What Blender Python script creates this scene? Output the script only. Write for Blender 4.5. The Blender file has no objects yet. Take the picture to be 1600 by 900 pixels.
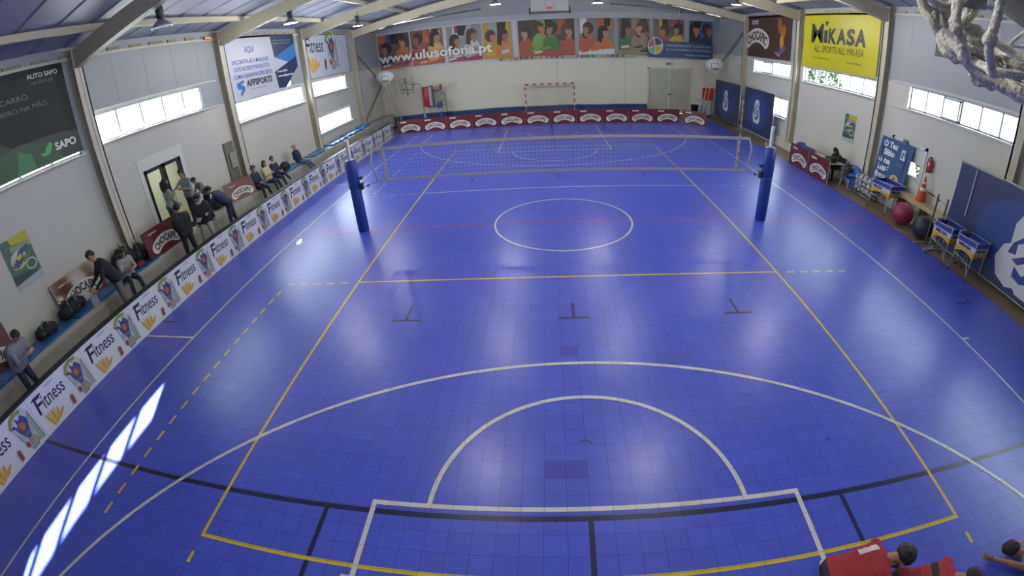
import bpy, bmesh, math, random
import numpy as np
from mathutils import Vector, Matrix, Quaternion
random.seed(7)
S = bpy.context.scene
COL = S.collection
PI = math.pi

# ---------------------------------------------------------------- camera, sky, sun, exposure
# action camera with a fisheye lens, clamped up at the lifted basket
pitch, yaw, roll = 0.52357, 0.096424, -0.073081
cam = bpy.data.cameras.new('camera')
co = bpy.data.objects.new('camera', cam); COL.objects.link(co); S.camera = co
cam.type = 'PANO'; cam.sensor_fit = 'HORIZONTAL'; cam.sensor_width = 36.0
cam.clip_start = 0.02; cam.clip_end = 300
lens = dict(panorama_type='FISHEYE_LENS_POLYNOMIAL', fisheye_fov=3.4, fisheye_polynomial_k0=0.0,
            fisheye_polynomial_k1=-6.32960227e-02, fisheye_polynomial_k2=-7.56921279e-06,
            fisheye_polynomial_k3=1.66770234e-05, fisheye_polynomial_k4=-2.65217366e-07)
for k, v in lens.items():
    setattr(cam if hasattr(cam, k) else cam.cycles, k, v)
cp_, sp_ = math.cos(pitch), math.sin(pitch)
Rz = Matrix.Rotation(yaw, 3, 'Z')
fw = Rz @ Vector((0, cp_, -sp_)); up0 = Rz @ Vector((0, sp_, cp_)); rt0 = Rz @ Vector((1, 0, 0))
cr, sr = math.cos(roll), math.sin(roll)
rt = cr * rt0 + sr * up0; up = -sr * rt0 + cr * up0
m = Matrix((rt, up, -fw)).transposed().to_4x4(); m.translation = (-0.40991, -10.89603, 4.36148)
co.matrix_world = m

S.view_settings.view_transform = 'Standard'; S.view_settings.look = 'None'
S.view_settings.gamma = 1.0; S.view_settings.use_curve_mapping = False
S.view_settings.exposure = 0.14

W = bpy.data.worlds.new('sky'); S.world = W; W.use_nodes = True
wn = W.node_tree; wn.nodes.clear()
wo = wn.nodes.new('ShaderNodeOutputWorld'); wb = wn.nodes.new('ShaderNodeBackground')
wb.inputs[0].default_value = (0.86, 0.94, 1.0, 1); wb.inputs[1].default_value = 2.6
wn.links.new(wb.outputs[0], wo.inputs[0])

def add_light(name, kind, loc, energy, color=(1, 1, 1), direction=None, **kw):
    l = bpy.data.lights.new(name, kind); l.energy = energy; l.color = color
    for k, v in kw.items(): setattr(l, k, v)
    o = bpy.data.objects.new(name, l); COL.objects.link(o); o.location = loc
    if direction is not None:
        o.rotation_euler = Vector(direction).to_track_quat('-Z', 'Y').to_euler()
    return o
add_light('sun', 'SUN', (-14, 8, 12), 150.0, (1.0, 0.95, 0.86), (0.91, -1.86, -1.0), angle=0.009)
# daylight coming through the strip windows
XL, XR, YB, YF = -11.0, 11.15, 19.0, -17.0
WIN_L = [(-8.9, -3.45, 3.97, 4.75), (-2.95, 1.52, 4.03, 4.78), (3.1, 8.25, 3.2, 3.93), (9.0, 13.25, 3.28, 3.98), (9.0, 13.25, 1.48, 2.24)]
WIN_R = [(9.55, 13.6, 3.3, 3.95), (3.25, 8.35, 3.32, 3.95), (-2.95, 1.5, 3.3, 4.0), (-8.7, -3.7, 3.3, 4.0), (9.5, 13.2, 1.35, 2.25)]
KW = 62.0
def day(name, x, y0, y1, z0, z1, sgn, k):
    w, h = (y1 - y0), (z1 - z0)
    add_light(name, 'AREA', (x, (y0 + y1) / 2, (z0 + z1) / 2), k * w * h, (0.84, 0.93, 1.0), (sgn, 0, 0),
              shape='RECTANGLE', size=w, size_y=h)
LAMP_W = 165
for i, (a, b, c, d) in enumerate(WIN_L):
    day('daylight_left', XL - (0.42 if i == 1 else 0.055), a, b, c, d, 1, KW * (0.3 if i == 0 else 1.0 if i != 1 else 1.3))
for i, (a, b, c, d) in enumerate(WIN_R):
    day('daylight_right', XR + 0.42, a + (0.5 if i in (0, 2) else 0), b, c, d, -1, KW * (0.5 if i == 4 else 1.25))

# ---------------------------------------------------------------- helpers
MATS = {}
def mat(name, color, rough=0.6, metal=0.0, spec=0.5, noise=0.0, nscale=6.0, emit=0.0, bump=0.0, coat=0.0, alpha=1.0):
    if name in MATS: return MATS[name]
    m = bpy.data.materials.new(name); m.use_nodes = True
    nt = m.node_tree; p = nt.nodes['Principled BSDF']
    c = tuple(color) + (1,)
    p.inputs['Base Color'].default_value = c; p.inputs['Roughness'].default_value = rough
    p.inputs['Metallic'].default_value = metal; p.inputs['Specular IOR Level'].default_value = spec
    if coat: p.inputs['Coat Weight'].default_value = coat; p.inputs['Coat Roughness'].default_value = 0.15
    if alpha < 1: p.inputs['Alpha'].default_value = alpha
    if emit:
        p.inputs['Emission Color'].default_value = c; p.inputs['Emission Strength'].default_value = emit
    if noise or bump:
        tc = nt.nodes.new('ShaderNodeTexCoord'); nz = nt.nodes.new('ShaderNodeTexNoise')
        nz.inputs['Scale'].default_value = nscale; nz.inputs['Detail'].default_value = 5
        nt.links.new(tc.outputs['Object'], nz.inputs['Vector'])
        if noise:
            mx = nt.nodes.new('ShaderNodeMix'); mx.data_type = 'RGBA'
            mx.inputs[6].default_value = tuple(v * (1 - noise) for v in color) + (1,)
            mx.inputs[7].default_value = tuple(min(1, v * (1 + noise)) for v in color) + (1,)
            nt.links.new(nz.outputs['Fac'], mx.inputs[0]); nt.links.new(mx.outputs[2], p.inputs['Base Color'])
        if bump:
            bp = nt.nodes.new('ShaderNodeBump'); bp.inputs['Strength'].default_value = bump
            bp.inputs['Distance'].default_value = 0.02
            nt.links.new(nz.outputs['Fac'], bp.inputs['Height']); nt.links.new(bp.outputs[0], p.inputs['Normal'])
    MATS[name] = m
    return m

def hx(h):  # srgb hex -> linear
    r = [int(h[i:i + 2], 16) / 255 for i in (0, 2, 4)]
    return tuple(v / 12.92 if v <= 0.04045 else ((v + 0.055) / 1.055) ** 2.4 for v in r)
def ink(h, rough=0.45):  # printed ink / paint of a given colour
    return mat('ink_' + h, hx(h), rough, noise=0.04, nscale=3)

class MB:
    """collects shapes and links them as one mesh object"""
    def __init__(s): s.v = []; s.f = []; s.m = []; s.sm = []; s.mats = []
    def mi(s, m):
        if m not in s.mats: s.mats.append(m)
        return s.mats.index(m)
    def add(s, vs, fs, m, smooth=False):
        o = len(s.v); s.v += [tuple(v) for v in vs]; k = s.mi(m)
        for f in fs: s.f.append([o + i for i in f]); s.m.append(k); s.sm.append(smooth)
        return s
    def box(s, x0, x1, y0, y1, z0, z1, m, T=None):
        vs = [Vector((x, y, z)) for x in (x0, x1) for y in (y0, y1) for z in (z0, z1)]
        if T is not None: vs = [T @ v for v in vs]
        return s.add(vs, [(0, 1, 3, 2), (4, 6, 7, 5), (0, 4, 5, 1), (2, 3, 7, 6), (0, 2, 6, 4), (1, 5, 7, 3)], m)
    def bbox(s, x0, x1, y0, y1, z0, z1, m, b=0.01, T=None):
        """box with bevelled edges"""
        bm = bmesh.new(); bmesh.ops.create_cube(bm, size=1)
        for v in bm.verts: v.co = Vector(((x0 + x1) / 2 + v.co.x * (x1 - x0), (y0 + y1) / 2 + v.co.y * (y1 - y0), (z0 + z1) / 2 + v.co.z * (z1 - z0)))
        bmesh.ops.bevel(bm, geom=list(bm.edges), offset=b, segments=2, affect='EDGES', profile=0.6)
        return s.bm(bm, m, T)
    def bm(s, bm, m, T=None, smooth=False):
        bm.verts.index_update()
        vs = [(T @ v.co) if T is not None else v.co.copy() for v in bm.verts]
        fs = [[v.index for v in f.verts] for f in bm.faces]; bm.free()
        return s.add(vs, fs, m, smooth)
    def tube(s, pts, r, m, n=8, closed=False, caps=True):
        pts = [Vector(p) for p in pts]; rr = r if isinstance(r, (list, tuple)) else [r] * len(pts)
        N = len(pts); rings = []; prev = None
        for i, p in enumerate(pts):
            if closed: t = (pts[(i + 1) % N] - pts[i - 1])
            else: t = pts[min(i + 1, N - 1)] - pts[max(i - 1, 0)]
            t.normalize()
            if prev is None:
                a = Vector((0, 0, 1)) if abs(t.z) < 0.9 else Vector((1, 0, 0))
                u = t.cross(a).normalized()
            else: u = (prev - t * prev.dot(t)).normalized()
            prev = u; w = t.cross(u)
            rings.append([p + rr[i] * (math.cos(2 * PI * k / n) * u + math.sin(2 * PI * k / n) * w) for k in range(n)])
        vs = [v for r_ in rings for v in r_]; fs = []
        for i in range(N if closed else N - 1):
            j = (i + 1) % N
            for k in range(n): fs.append((i * n + k, i * n + (k + 1) % n, j * n + (k + 1) % n, j * n + k))
        if caps and not closed: fs += [list(range(n))[::-1], [(N - 1) * n + k for k in range(n)]]
        return s.add(vs, fs, m, True)
    def lathe(s, prof, m, c=(0, 0, 0), n=24, T=None, axis='z'):
        vs = []; fs = []
        for (r, z) in prof:
            for k in range(n):
                a = 2 * PI * k / n; v = Vector((r * math.cos(a), r * math.sin(a), z))
                if axis == 'x': v = Vector((v.z, v.x, v.y))
                if axis == 'y': v = Vector((v.x, v.z, v.y))
                v = v + Vector(c); vs.append(T @ v if T is not None else v)
        for i in range(len(prof) - 1):
            for k in range(n): fs.append((i * n + k, i * n + (k + 1) % n, (i + 1) * n + (k + 1) % n, (i + 1) * n + k))
        return s.add(vs, fs, m, True)
    def ball(s, c, r, m, n=16, T=None):
        rx, ry, rz = r if isinstance(r, (tuple, list)) else (r, r, r)
        bm = bmesh.new(); bmesh.ops.create_uvsphere(bm, u_segments=n, v_segments=max(6, n // 2), radius=1)
        for v in bm.verts: v.co = Vector((c[0] + v.co.x * rx, c[1] + v.co.y * ry, c[2] + v.co.z * rz))
        return s.bm(bm, m, T, True)
    def prism(s, poly, T, depth, m):
        """polygon in local xy, extruded along local z from 0 to depth"""
        n = len(poly)
        vs = [T @ Vector((x, y, 0)) for x, y in poly] + [T @ Vector((x, y, depth)) for x, y in poly]
        return s.add(vs, [list(range(n))[::-1], [n + i for i in range(n)]] + [(i, (i + 1) % n, n + (i + 1) % n, n + i) for i in range(n)], m)
    def build(s, name, parent=None, loc=None):
        me = bpy.data.meshes.new(name)
        me.from_pydata(s.v, [], s.f)
        for m in s.mats: me.materials.append(m)
        me.polygons.foreach_set('material_index', s.m); me.polygons.foreach_set('use_smooth', s.sm)
        me.update()
        o = bpy.data.objects.new(name, me); COL.objects.link(o)
        if parent: o.parent = parent
        if loc: o.location = loc
        return o

def tag(o, label=None, cat=None, group=None, kind=None):
    if label: o['label'] = label
    if cat: o['category'] = cat
    if group: o['group'] = group
    if kind: o['kind'] = kind
    return o
def thing(name, label, cat, loc=(0, 0, 0), rz=0.0, group=None, kind=None):
    o = bpy.data.objects.new(name, None); COL.objects.link(o); o.empty_display_size = 0.1
    o.location = loc; o.rotation_euler = (0, 0, rz)
    return tag(o, label, cat, group, kind)
def struct(o): o['kind'] = 'structure'; return o
def kids(o): return list(o.children)
def dup(o, loc=None, rz=None, label=None, parent=None):
    c = o.copy(); COL.objects.link(c)
    if parent: c.parent = parent
    for k in kids(o): dup(k, parent=c)
    if loc is not None: c.location = loc
    if rz is not None: c.rotation_euler = (0, 0, rz)
    if label: c['label'] = label
    return c

# lettering: outlines of the built-in typeface turned into flat mesh letters, fitted to a box
FC = {}
def glyphs(txt, bold=0.0):
    k = (txt, bold)
    if k in FC: return FC[k]
    cu = bpy.data.curves.new('lettering', 'FONT'); cu.body = txt; cu.size = 1; cu.resolution_u = 3; cu.offset = bold
    ob = bpy.data.objects.new('lettering', cu); COL.objects.link(ob)
    dg = bpy.context.evaluated_depsgraph_get(); dg.update()
    me = bpy.data.meshes.new_from_object(ob.evaluated_get(dg), depsgraph=dg)
    vs = [(v.co.x, v.co.y) for v in me.vertices]; fs = [list(p.vertices) for p in me.polygons]
    bpy.data.objects.remove(ob); bpy.data.curves.remove(cu); bpy.data.meshes.remove(me)
    xs = [v[0] for v in vs]; ys = [v[1] for v in vs]
    FC[k] = (vs, fs, min(xs), max(xs), min(ys), max(ys)); return FC[k]

class Art:
    """a printed panel: flat base of width w, height h, with ink shapes lying on it.
    local axes: U to the right, V up, N towards the viewer"""
    def __init__(s, w, h, base, thick=0.012, origin=(0, 0, 0), U=(1, 0, 0), V=(0, 0, 1)):
        s.w, s.h, s.mb = w, h, MB(); s.O = Vector(origin); s.U = Vector(U).normalized(); s.V = Vector(V).normalized()
        s.N = s.U.cross(s.V).normalized(); s.layer = 0
        if thick:
            vs = [s.P(u, v, n) for n in (0, -thick) for (u, v) in ((0, 0), (w, 0), (w, h), (0, h))]
            s.mb.add(vs, [(0, 1, 2, 3), (7, 6, 5, 4), (4, 5, 1, 0), (5, 6, 2, 1), (6, 7, 3, 2), (7, 4, 0, 3)], base)
    def P(s, u, v, n=0.0): return s.O + s.U * u + s.V * v + s.N * n
    def n(s): s.layer += 1; return 0.0012 * s.layer
    def poly(s, pts, m):
        k = s.n(); s.mb.add([s.P(u, v, k) for u, v in pts], [list(range(len(pts)))], m); return s
    def strip(s, a, b, m):
        """ribbon between two polylines of equal length"""
        k = s.n(); q = len(a)
        s.mb.add([s.P(u, v, k) for u, v in list(a) + list(b)], [(i, i + 1, q + i + 1, q + i) for i in range(q - 1)], m); return s
    def rect(s, u0, v0, u1, v1, m): return s.poly([(u0, v0), (u1, v0), (u1, v1), (u0, v1)], m)
    def oval(s, cu, cv, ru, rv, m, rot=0.0, n=20, a0=0, a1=2 * PI):
        c, d = math.cos(rot), math.sin(rot); pts = []
        for i in range(n):
            a = a0 + (a1 - a0) * i / (n if a1 - a0 >= 2 * PI - 1e-6 else n - 1); x, y = ru * math.cos(a), rv * math.sin(a)
            pts.append((cu + c * x - d * y, cv + d * x + c * y))
        return s.poly(pts, m)
    def text(s, t, u, v, w, h, m, bold=0.0, shear=0.0, rot=0.0, arc=None):
        """letters filling the box (u,v,w,h). arc=(radius) bends the baseline into an arch"""
        vs, fs, x0, x1, y0, y1 = glyphs(t, bold); k = s.n(); out = []
        c, d = math.cos(rot), math.sin(rot)
        for (x, y) in vs:
            a = (x - x0) / (x1 - x0) * w; b = (y - y0) / (y1 - y0) * h
            a += shear * b
            if arc:
                th = (a - w / 2) / arc; r = arc + b
                a, b = w / 2 + r * math.sin(th), r * math.cos(th) - arc
            out.append(s.P(u + c * a - d * b, v + d * a + c * b, k))
        s.mb.add(out, fs, m); return s
    def build(s, name, parent=None): return s.mb.build(name, parent)
# ---------------------------------------------------------------- the hall
def court_mat(name, color, lines=0.75, var=0.06):
    """interlocking plastic court tiles, 25 cm, with dark joints and scuffed gloss"""
    m = bpy.data.materials.new(name); m.use_nodes = True; nt = m.node_tree; L = nt.links
    p = nt.nodes['Principled BSDF']; N = nt.nodes.new
    tc = N('ShaderNodeTexCoord'); sx = N('ShaderNodeSeparateXYZ'); L.new(tc.outputs['Object'], sx.inputs[0])
    def mth(op, a, b=None, c=None):
        n = N('ShaderNodeMath'); n.operation = op
        for i, q in enumerate((a, b, c)):
            if q is None: continue
            if hasattr(q, 'is_linked') or hasattr(q, 'links'): L.new(q, n.inputs[i])
            else: n.inputs[i].default_value = q
        return n.outputs[0]
    d = []; ids = []
    for ax in (0, 1):
        t = mth('DIVIDE', sx.outputs[ax], 0.25)
        fr = mth('FRACT', t); ids.append(mth('FLOOR', t))
        d.append(mth('LESS_THAN', mth('MINIMUM', fr, mth('SUBTRACT', 1.0, fr)), 0.009))
    joint = mth('MAXIMUM', d[0], d[1])
    cx = N('ShaderNodeCombineXYZ'); L.new(ids[0], cx.inputs[0]); L.new(ids[1], cx.inputs[1])
    wn_ = N('ShaderNodeTexWhiteNoise'); L.new(cx.outputs[0], wn_.inputs['Vector'])
    nz = N('ShaderNodeTexNoise'); nz.inputs['Scale'].default_value = 0.55; nz.inputs['Detail'].default_value = 6; L.new(tc.outputs['Object'], nz.inputs['Vector'])
    nz2 = N('ShaderNodeTexNoise'); nz2.inputs['Scale'].default_value = 7; nz2.inputs['Detail'].default_value = 8; nz2.inputs['Roughness'].default_value = 0.7; L.new(tc.outputs['Object'], nz2.inputs['Vector'])
    f = mth('ADD', mth('MULTIPLY', wn_.outputs['Value'], 0.3), mth('ADD', mth('MULTIPLY', nz.outputs['Fac'], 0.5), mth('MULTIPLY', nz2.outputs['Fac'], 0.2)))
    mx = N('ShaderNodeMix'); mx.data_type = 'RGBA'; L.new(f, mx.inputs[0])
    mx.inputs[6].default_value = tuple(c * (1 - var * 3) for c in color) + (1,)
    mx.inputs[7].default_value = tuple(min(1, c * (1 + var * 3)) for c in color) + (1,)
    m2 = N('ShaderNodeMix'); m2.data_type = 'RGBA'; L.new(joint, m2.inputs[0]); L.new(mx.outputs[2], m2.inputs[6])
    m2.inputs[7].default_value = tuple(c * (1 - lines) for c in color) + (1,)
    L.new(m2.outputs[2], p.inputs['Base Color'])
    L.new(mth('MULTIPLY_ADD', nz2.outputs['Fac'], 0.22, FLOOR_ROUGH), p.inputs['Roughness'])
    p.inputs['Specular IOR Level'].default_value = 0.55
    bp = N('ShaderNodeBump'); bp.inputs['Strength'].default_value = 0.28; bp.inputs['Distance'].default_value = 0.012
    hgt = mth('ADD', mth('MULTIPLY', nz2.outputs['Fac'], 0.35), mth('ADD', mth('MULTIPLY', wn_.outputs['Value'], 0.12), mth('MULTIPLY', joint, -0.4)))
    L.new(hgt, bp.inputs['Height']); L.new(bp.outputs[0], p.inputs['Normal'])
    return m
FLOOR_ROUGH = 0.20
BLUE = court_mat('court_blue', (0.066, 0.094, 0.54))
DBLUE = court_mat('court_dark_blue', (0.052, 0.055, 0.40))
LW = court_mat('line_white', (0.60, 0.60, 0.54)); LY = court_mat('line_yellow', (0.62, 0.46, 0.03)); LR = court_mat('line_red', (0.42, 0.05, 0.17))
LK = court_mat('line_black', (0.012, 0.016, 0.05), 0.2)

fl = MB(); BROWN = mat('floor_brown', (0.20, 0.155, 0.095), 0.45, noise=0.15, nscale=2.5)
fl.box(XL - 0.3, XR + 0.3, YF - 0.3, YB + 0.3, -0.3, -0.014, BROWN)
struct(fl.build('floor'))

# the blue sports court with all its painted lines
ct = MB()
X0, X1, Y0, Y1 = -9.75, 9.86, -16.5, 17.25
ct.box(X0, X1, Y0, Y1, -0.0135, 0.0, BLUE)
ct.box(X1, X1 + 0.05, Y0, Y1, -0.0135, -0.001, mat('edge_red', (0.30, 0.06, 0.03), 0.5))
zc = [0.0006]
def seg(x0, y0, x1, y1, w, m):
    zc[0] += 0.00004; d = Vector((x1 - x0, y1 - y0, 0)).normalized() * w / 2; q = Vector((-d.y, d.x, 0))
    # squared ends
    P = [Vector((x0, y0, zc[0])) - d + q, Vector((x0, y0, zc[0])) - d - q, Vector((x1, y1, zc[0])) + d - q, Vector((x1, y1, zc[0])) + d + q]
    ct.add(P, [(0, 1, 2, 3)], m)
def arc(cx, cy, r, a0, a1, w, m, n=72):
    zc[0] += 0.00004; vs = []
    for i in range(n + 1):
        a = a0 + (a1 - a0) * i / n
        for rr in (r - w / 2, r + w / 2): vs.append((cx + rr * math.cos(a), cy + rr * math.sin(a), zc[0]))
    ct.add(vs, [(2 * i, 2 * i + 1, 2 * i + 3, 2 * i + 2) for i in range(n)], m)
w = 0.05
# darker replacement tiles
for (a, b, c, d) in [(-0.5, 0.0, -7.75, -7.5), (-0.25, 0.0, -5.5, -5.25)]: ct.add([(a, b_, 0.0004) for a, b_ in ((a, c), (b, c), (b, d), (a, d))], [(0, 1, 2, 3)], DBLUE)
# red centre line, court edge lines
seg(-8.95, 0, X1, 0, w, LR)
# badminton (black)
seg(-9.0, -8.30, 9.0, -8.30, 0.07, LK)
for x in (-2.99, 0.0, 2.99):
    seg(x, -8.3, x, -14.5, 0.06, LK); seg(x, 8.36, x, 15.1, 0.05, LK)
    seg(x, -4.45, x, -4.0, 0.05, LK); seg(x - 0.25, -4.45, x + 0.25, -4.45, 0.05, LK)
    seg(x, 4.5, x, 4.02, 0.05, LK); seg(x - 0.25, 4.5, x + 0.25, 4.5, 0.05, LK)
for sx_ in (-1, 1):
    seg(sx_ * 9.03, -4.05, sx_ * 9.03, -4.5, 0.045, LK); seg(sx_ * 9.03, -4.5, sx_ * 8.58, -4.5, 0.045, LK)
# volleyball (yellow)
v = 4.475
for s_ in (-1, 1):
    seg(s_ * v, -8.99, s_ * v, 8.975, w, LY)
seg(-v, -9.01, v, -9.01, w, LY); seg(-v, -2.975, v, -2.975, w, LY)
seg(-v, 8.975, v, 8.975, w * 0.8, LW); seg(-v, 2.975, v, 2.975, w * 0.8, LW)
for s_ in (-1, 1):
    for k in range(5):
        a = 4.73 + k * 0.345
        seg(s_ * a, -2.99, s_ * (a + 0.15), -2.99, w, LY); seg(s_ * a, 2.99, s_ * (a + 0.15), 2.99, w * 0.8, LW)
    seg(s_ * 4.48, -9.27, s_ * 4.48, -9.38, w, LY); seg(s_ * 4.48, 9.25, s_ * 4.48, 9.36, w, LW)
for k in range(17):
    y = -3.3 - k * 0.355
    if y > -9.3: seg(-6.30, y, -6.30, y - 0.14, 0.055, LY)
for k in range(17):
    y = 3.3 + k * 0.355
    seg(-6.30, y, -6.30, y + 0.14, 0.045, LW)
# basketball (white)
hx_, hy_ = 7.525, 14.02
for s_ in (-1, 1):
    seg(s_ * hx_, -hy_, s_ * hx_, hy_, w, LW); seg(-hx_, s_ * hy_, hx_, s_ * hy_, w, LW)
    ft = s_ * (14 - 5.775) + (0.045 if s_ < 0 else 0.0); cyb = s_ * (14 - 1.575) + (0.045 if s_ < 0 else 0.0)
    seg(-2.425, ft, 2.425, ft, 0.06 if s_ < 0 else w, LW)
    for q in (-1, 1): seg(q * 2.425, ft, q * 2.425, s_ * hy_, 0.06 if s_ < 0 else w, LW)
    r = 6.71; t = math.asin(0) ; ang = math.acos(6.6 / r)
    if s_ < 0:
        arc(0, cyb, r, ang, PI - ang, 0.06, LW, 120); arc(0, ft, 1.775, 0, PI, 0.06, LW)
        arc(0, cyb, 1.25, 0, PI, w, LW)
        for q in (-1, 1): seg(q * 6.6, cyb + r * math.sin(ang), q * 6.6, -hy_, w, LW)
        for q in (-1, 1):
            for yy in (-9.15, -10.0, -10.4, -11.25): seg(q * 2.46, yy, q * 2.53, yy, w, LW)
    else:
        arc(0, cyb, r, -PI + ang, -ang, w, LW, 120); arc(0, ft, 1.775, PI, 2 * PI, w, LW); arc(0, cyb, 1.25, -PI, 0, w, LW)
        for q in (-1, 1): seg(q * 6.6, cyb - r * math.sin(ang), q * 6.6, hy_, w, LW)
arc(0, 0, 1.775, 0, 2 * PI, w, LW, 96)
seg(-9.0, -5.07, -7.55, -5.07, w, LW); seg(7.58, -5.71, 7.72, -5.71, w, LW); seg(-9.0, 4.98, -7.55, 4.9, w, LW)
arc(0, -7.25, 0.07, 0.2, PI - 0.2, 0.012, LK, 16)
struct(ct.build('floor_surface'))

# walls
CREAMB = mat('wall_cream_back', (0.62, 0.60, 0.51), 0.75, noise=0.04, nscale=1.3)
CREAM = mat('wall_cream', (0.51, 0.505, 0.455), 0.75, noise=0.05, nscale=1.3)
METAL = mat('wall_metal', (0.31, 0.34, 0.365), 0.5, noise=0.04, nscale=0.9)
GREYW = mat('wall_trim_white', (0.60, 0.60, 0.56), 0.5, noise=0.05, nscale=3)
DARK = mat('dark_metal', (0.02, 0.022, 0.03), 0.45)
ZT = 6.45
def wall_side(name, xi, xo, holes, split=4.02):
    """long side wall between xi (room face) and xo, with rectangular openings"""
    mb = MB(); ys = sorted({YF, YB} | {h[0] for h in holes} | {h[1] for h in holes})
    zs = sorted({-0.3, split, 6.53} | {h[2] for h in holes} | {h[3] for h in holes})
    for i in range(len(ys) - 1):
        for j in range(len(zs) - 1):
            a, b, c, d = ys[i], ys[i + 1], zs[j], zs[j + 1]; my, mz = (a + b) / 2, (c + d) / 2
            if any(h[0] < my < h[1] and h[2] < mz < h[3] for h in holes): continue
            mb.box(min(xi, xo), max(xi, xo), a, b, c, d, METAL if mz > split else CREAM)
    # upright joints between the wall sheets
    s = 1 if xo > xi else -1
    for y in np.arange(-16, 18.5, 1.18):
        mb.box(xi - 0.004 if s > 0 else xi, xi if s > 0 else xi + 0.004, y, y + 0.012, 4.9, 6.15, mat('sheet_joint', (0.29, 0.31, 0.32), 0.6))
    return struct(mb.build(name))
DOOR_L = (-1.72, -0.17, 0.85, 2.92); DOOR_R = (0.2, 1.92, 0.0, 2.33)
SUN_HOLE = (7.02, 7.42, 4.05, 4.26)  # wall hole added to throw the floor's sun spot, beside the loose banner corner
wall_side("wall_left", XL, XL - 0.10, WIN_L + [DOOR_L, SUN_HOLE])
wall_side('wall_right', XR, XR + 0.22, WIN_R + [DOOR_R], split=4.05)
def gable(name, y0, y1, hole=None):
    mb = MB(); q = lambda x: ZT + 0.17 * (11.1 - abs(x))
    xs = [XL - 0.22, 0, XR + 0.22] if hole is None else [XL - 0.22, 0, hole[0], hole[1], XR + 0.22]
    for a, b in zip(xs[:-1], xs[1:]):
        for k, (z0, z1) in enumerate(((-0.3, 4.0), (4.0, None))):
            if hole is not None and (a, b) == (hole[0], hole[1]) and k == 0: z0 = hole[2]
            ta, tb = (z1, z1) if z1 else (q(a), q(b))
            vs = [(a, y0, z0), (b, y0, z0), (b, y0, tb), (a, y0, ta), (a, y1, z0), (b, y1, z0), (b, y1, tb), (a, y1, ta)]
            mb.add(vs, [(0, 1, 2, 3), (7, 6, 5, 4), (4, 5, 1, 0), (5, 6, 2, 1), (6, 7, 3, 2), (7, 4, 0, 3)], CREAMB if k == 0 else METAL)
    if name == 'wall_back':
        for x in (0.55, 4.9): mb.box(x, x + 0.03, y0 - 0.006, y0, 0.6, 3.5, mat('seam', (0.42, 0.40, 0.33), 0.8))
    return struct(mb.build(name))
gable('wall_back', YB, YB + 0.22, (6.42, 9.25, 2.93)); gable('wall_front', YF - 0.22, YF)

# roof
ROOF = mat('roof_sheet', (0.21, 0.225, 0.30), 0.5, noise=0.05, nscale=0.8)
rf = MB(); zr = lambda x: ZT + 0.05 + 0.165 * (11.1 - abs(x))
for (a, b) in ((XL - 0.3, 0.0), (0.0, XR + 0.3)):
    prof = []
    y = YF - 0.2
    while y < YB + 0.2:  # trapezoid ribs of the sheeting
        prof += [(y, 0.0), (y + 0.82, 0.0), (y + 0.86, 0.035), (y + 0.96, 0.035), (y + 1.0, 0.0)]; y += 1.0
    vs = []
    for (yy, dz) in prof: vs += [(a, yy, zr(a) + dz), (b, yy, zr(b) + dz)]
    n = len(prof); top = [(x, y_, z + 0.2) for x, y_, z in vs]
    rf.add(vs, [(2 * i, 2 * i + 1, 2 * i + 3, 2 * i + 2) for i in range(n - 1)], ROOF)
    rf.add(top, [(2 * i, 2 * i + 2, 2 * i + 3, 2 * i + 1) for i in range(n - 1)], ROOF)
struct(rf.build('ceiling'))
PAINT = mat('steel_cream', (0.47, 0.435, 0.33), 0.45, noise=0.07, nscale=4)
PAINT2 = mat('steel_pale', (0.52, 0.50, 0.42), 0.45, noise=0.07, nscale=4)
tn = [0]
def trim(mb):
    tn[0] += 1; return struct(mb.build('trim_%d' % tn[0]))
FR_Y = (-9.0, -3.1, 2.75, 8.7, 14.6)
for x in (-9.75, -7.6, -5.2, -2.7, -0.3, 0.3, 2.7, 5.2, 7.6, 9.75):
    mb = MB(); z = zr(x); mb.box(x - 0.035, x + 0.035, YF, YB, z - 0.17, z - 0.01, PAINT)
    mb.box(x - 0.035, x + 0.075, YF, YB, z - 0.172, z - 0.160, PAINT); trim(mb)
# eaves: dark gap, foam filler and white cap strip over the wall sheets
for xi, s in ((XL, 1), (XR, -1)):
    mb = MB(); mb.box(min(xi, xi + s * 0.05), max(xi, xi + s * 0.05), YF, YB, 6.2, 6.27, PAINT2)
    for k in range(46):
        y = YF + 0.3 + k * 0.78; mb.box(min(xi, xi + s * 0.04), max(xi, xi + s * 0.04), y, y + 0.3 + 0.3 * random.random(), 6.27, 6.33 + 0.05 * random.random(), mat('foam', (0.30, 0.27, 0.18), 0.9))
    trim(mb)
    mb = MB(); z0 = 4.86 if s > 0 else 4.02
    if s > 0:
        for (a, b, z) in ((-2.9, 2.35, 4.83), (3.05, 8.3, 4.0), (-2.9, 2.35, 3.99), (3.05, 8.3, 3.14), (8.95, 14.3, 4.03), (8.95, 14.3, 3.22), (8.95, 14.3, 2.3), (8.95, 14.3, 1.42), (14.9, 19, 3.3)): mb.box(xi, xi + 0.045, a, b, z, z + 0.04, GREYW)
    else:
        for (a, b, z) in ((-2.9, 2.4, 4.05), (3.1, 8.4, 4.02), (-2.9, 2.4, 3.24), (3.1, 8.4, 3.26), (9.3, 14.3, 4.0), (9.3, 14.3, 3.23), (15, 19, 3.6)): mb.box(xi - 0.045, xi, a, b, z, z + 0.04, GREYW)
    trim(mb)
# plinth along the right wall
mb = MB(); mb.bbox(XR - 0.16, XR, YF, 0.1, -0.013, 0.40, PAINT2, 0.02); mb.bbox(XR - 0.16, XR, 2.0, YB - 0.3, -0.013, 0.40, PAINT2, 0.02)
o = mb.build('baseboard_right'); struct(o)

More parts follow.
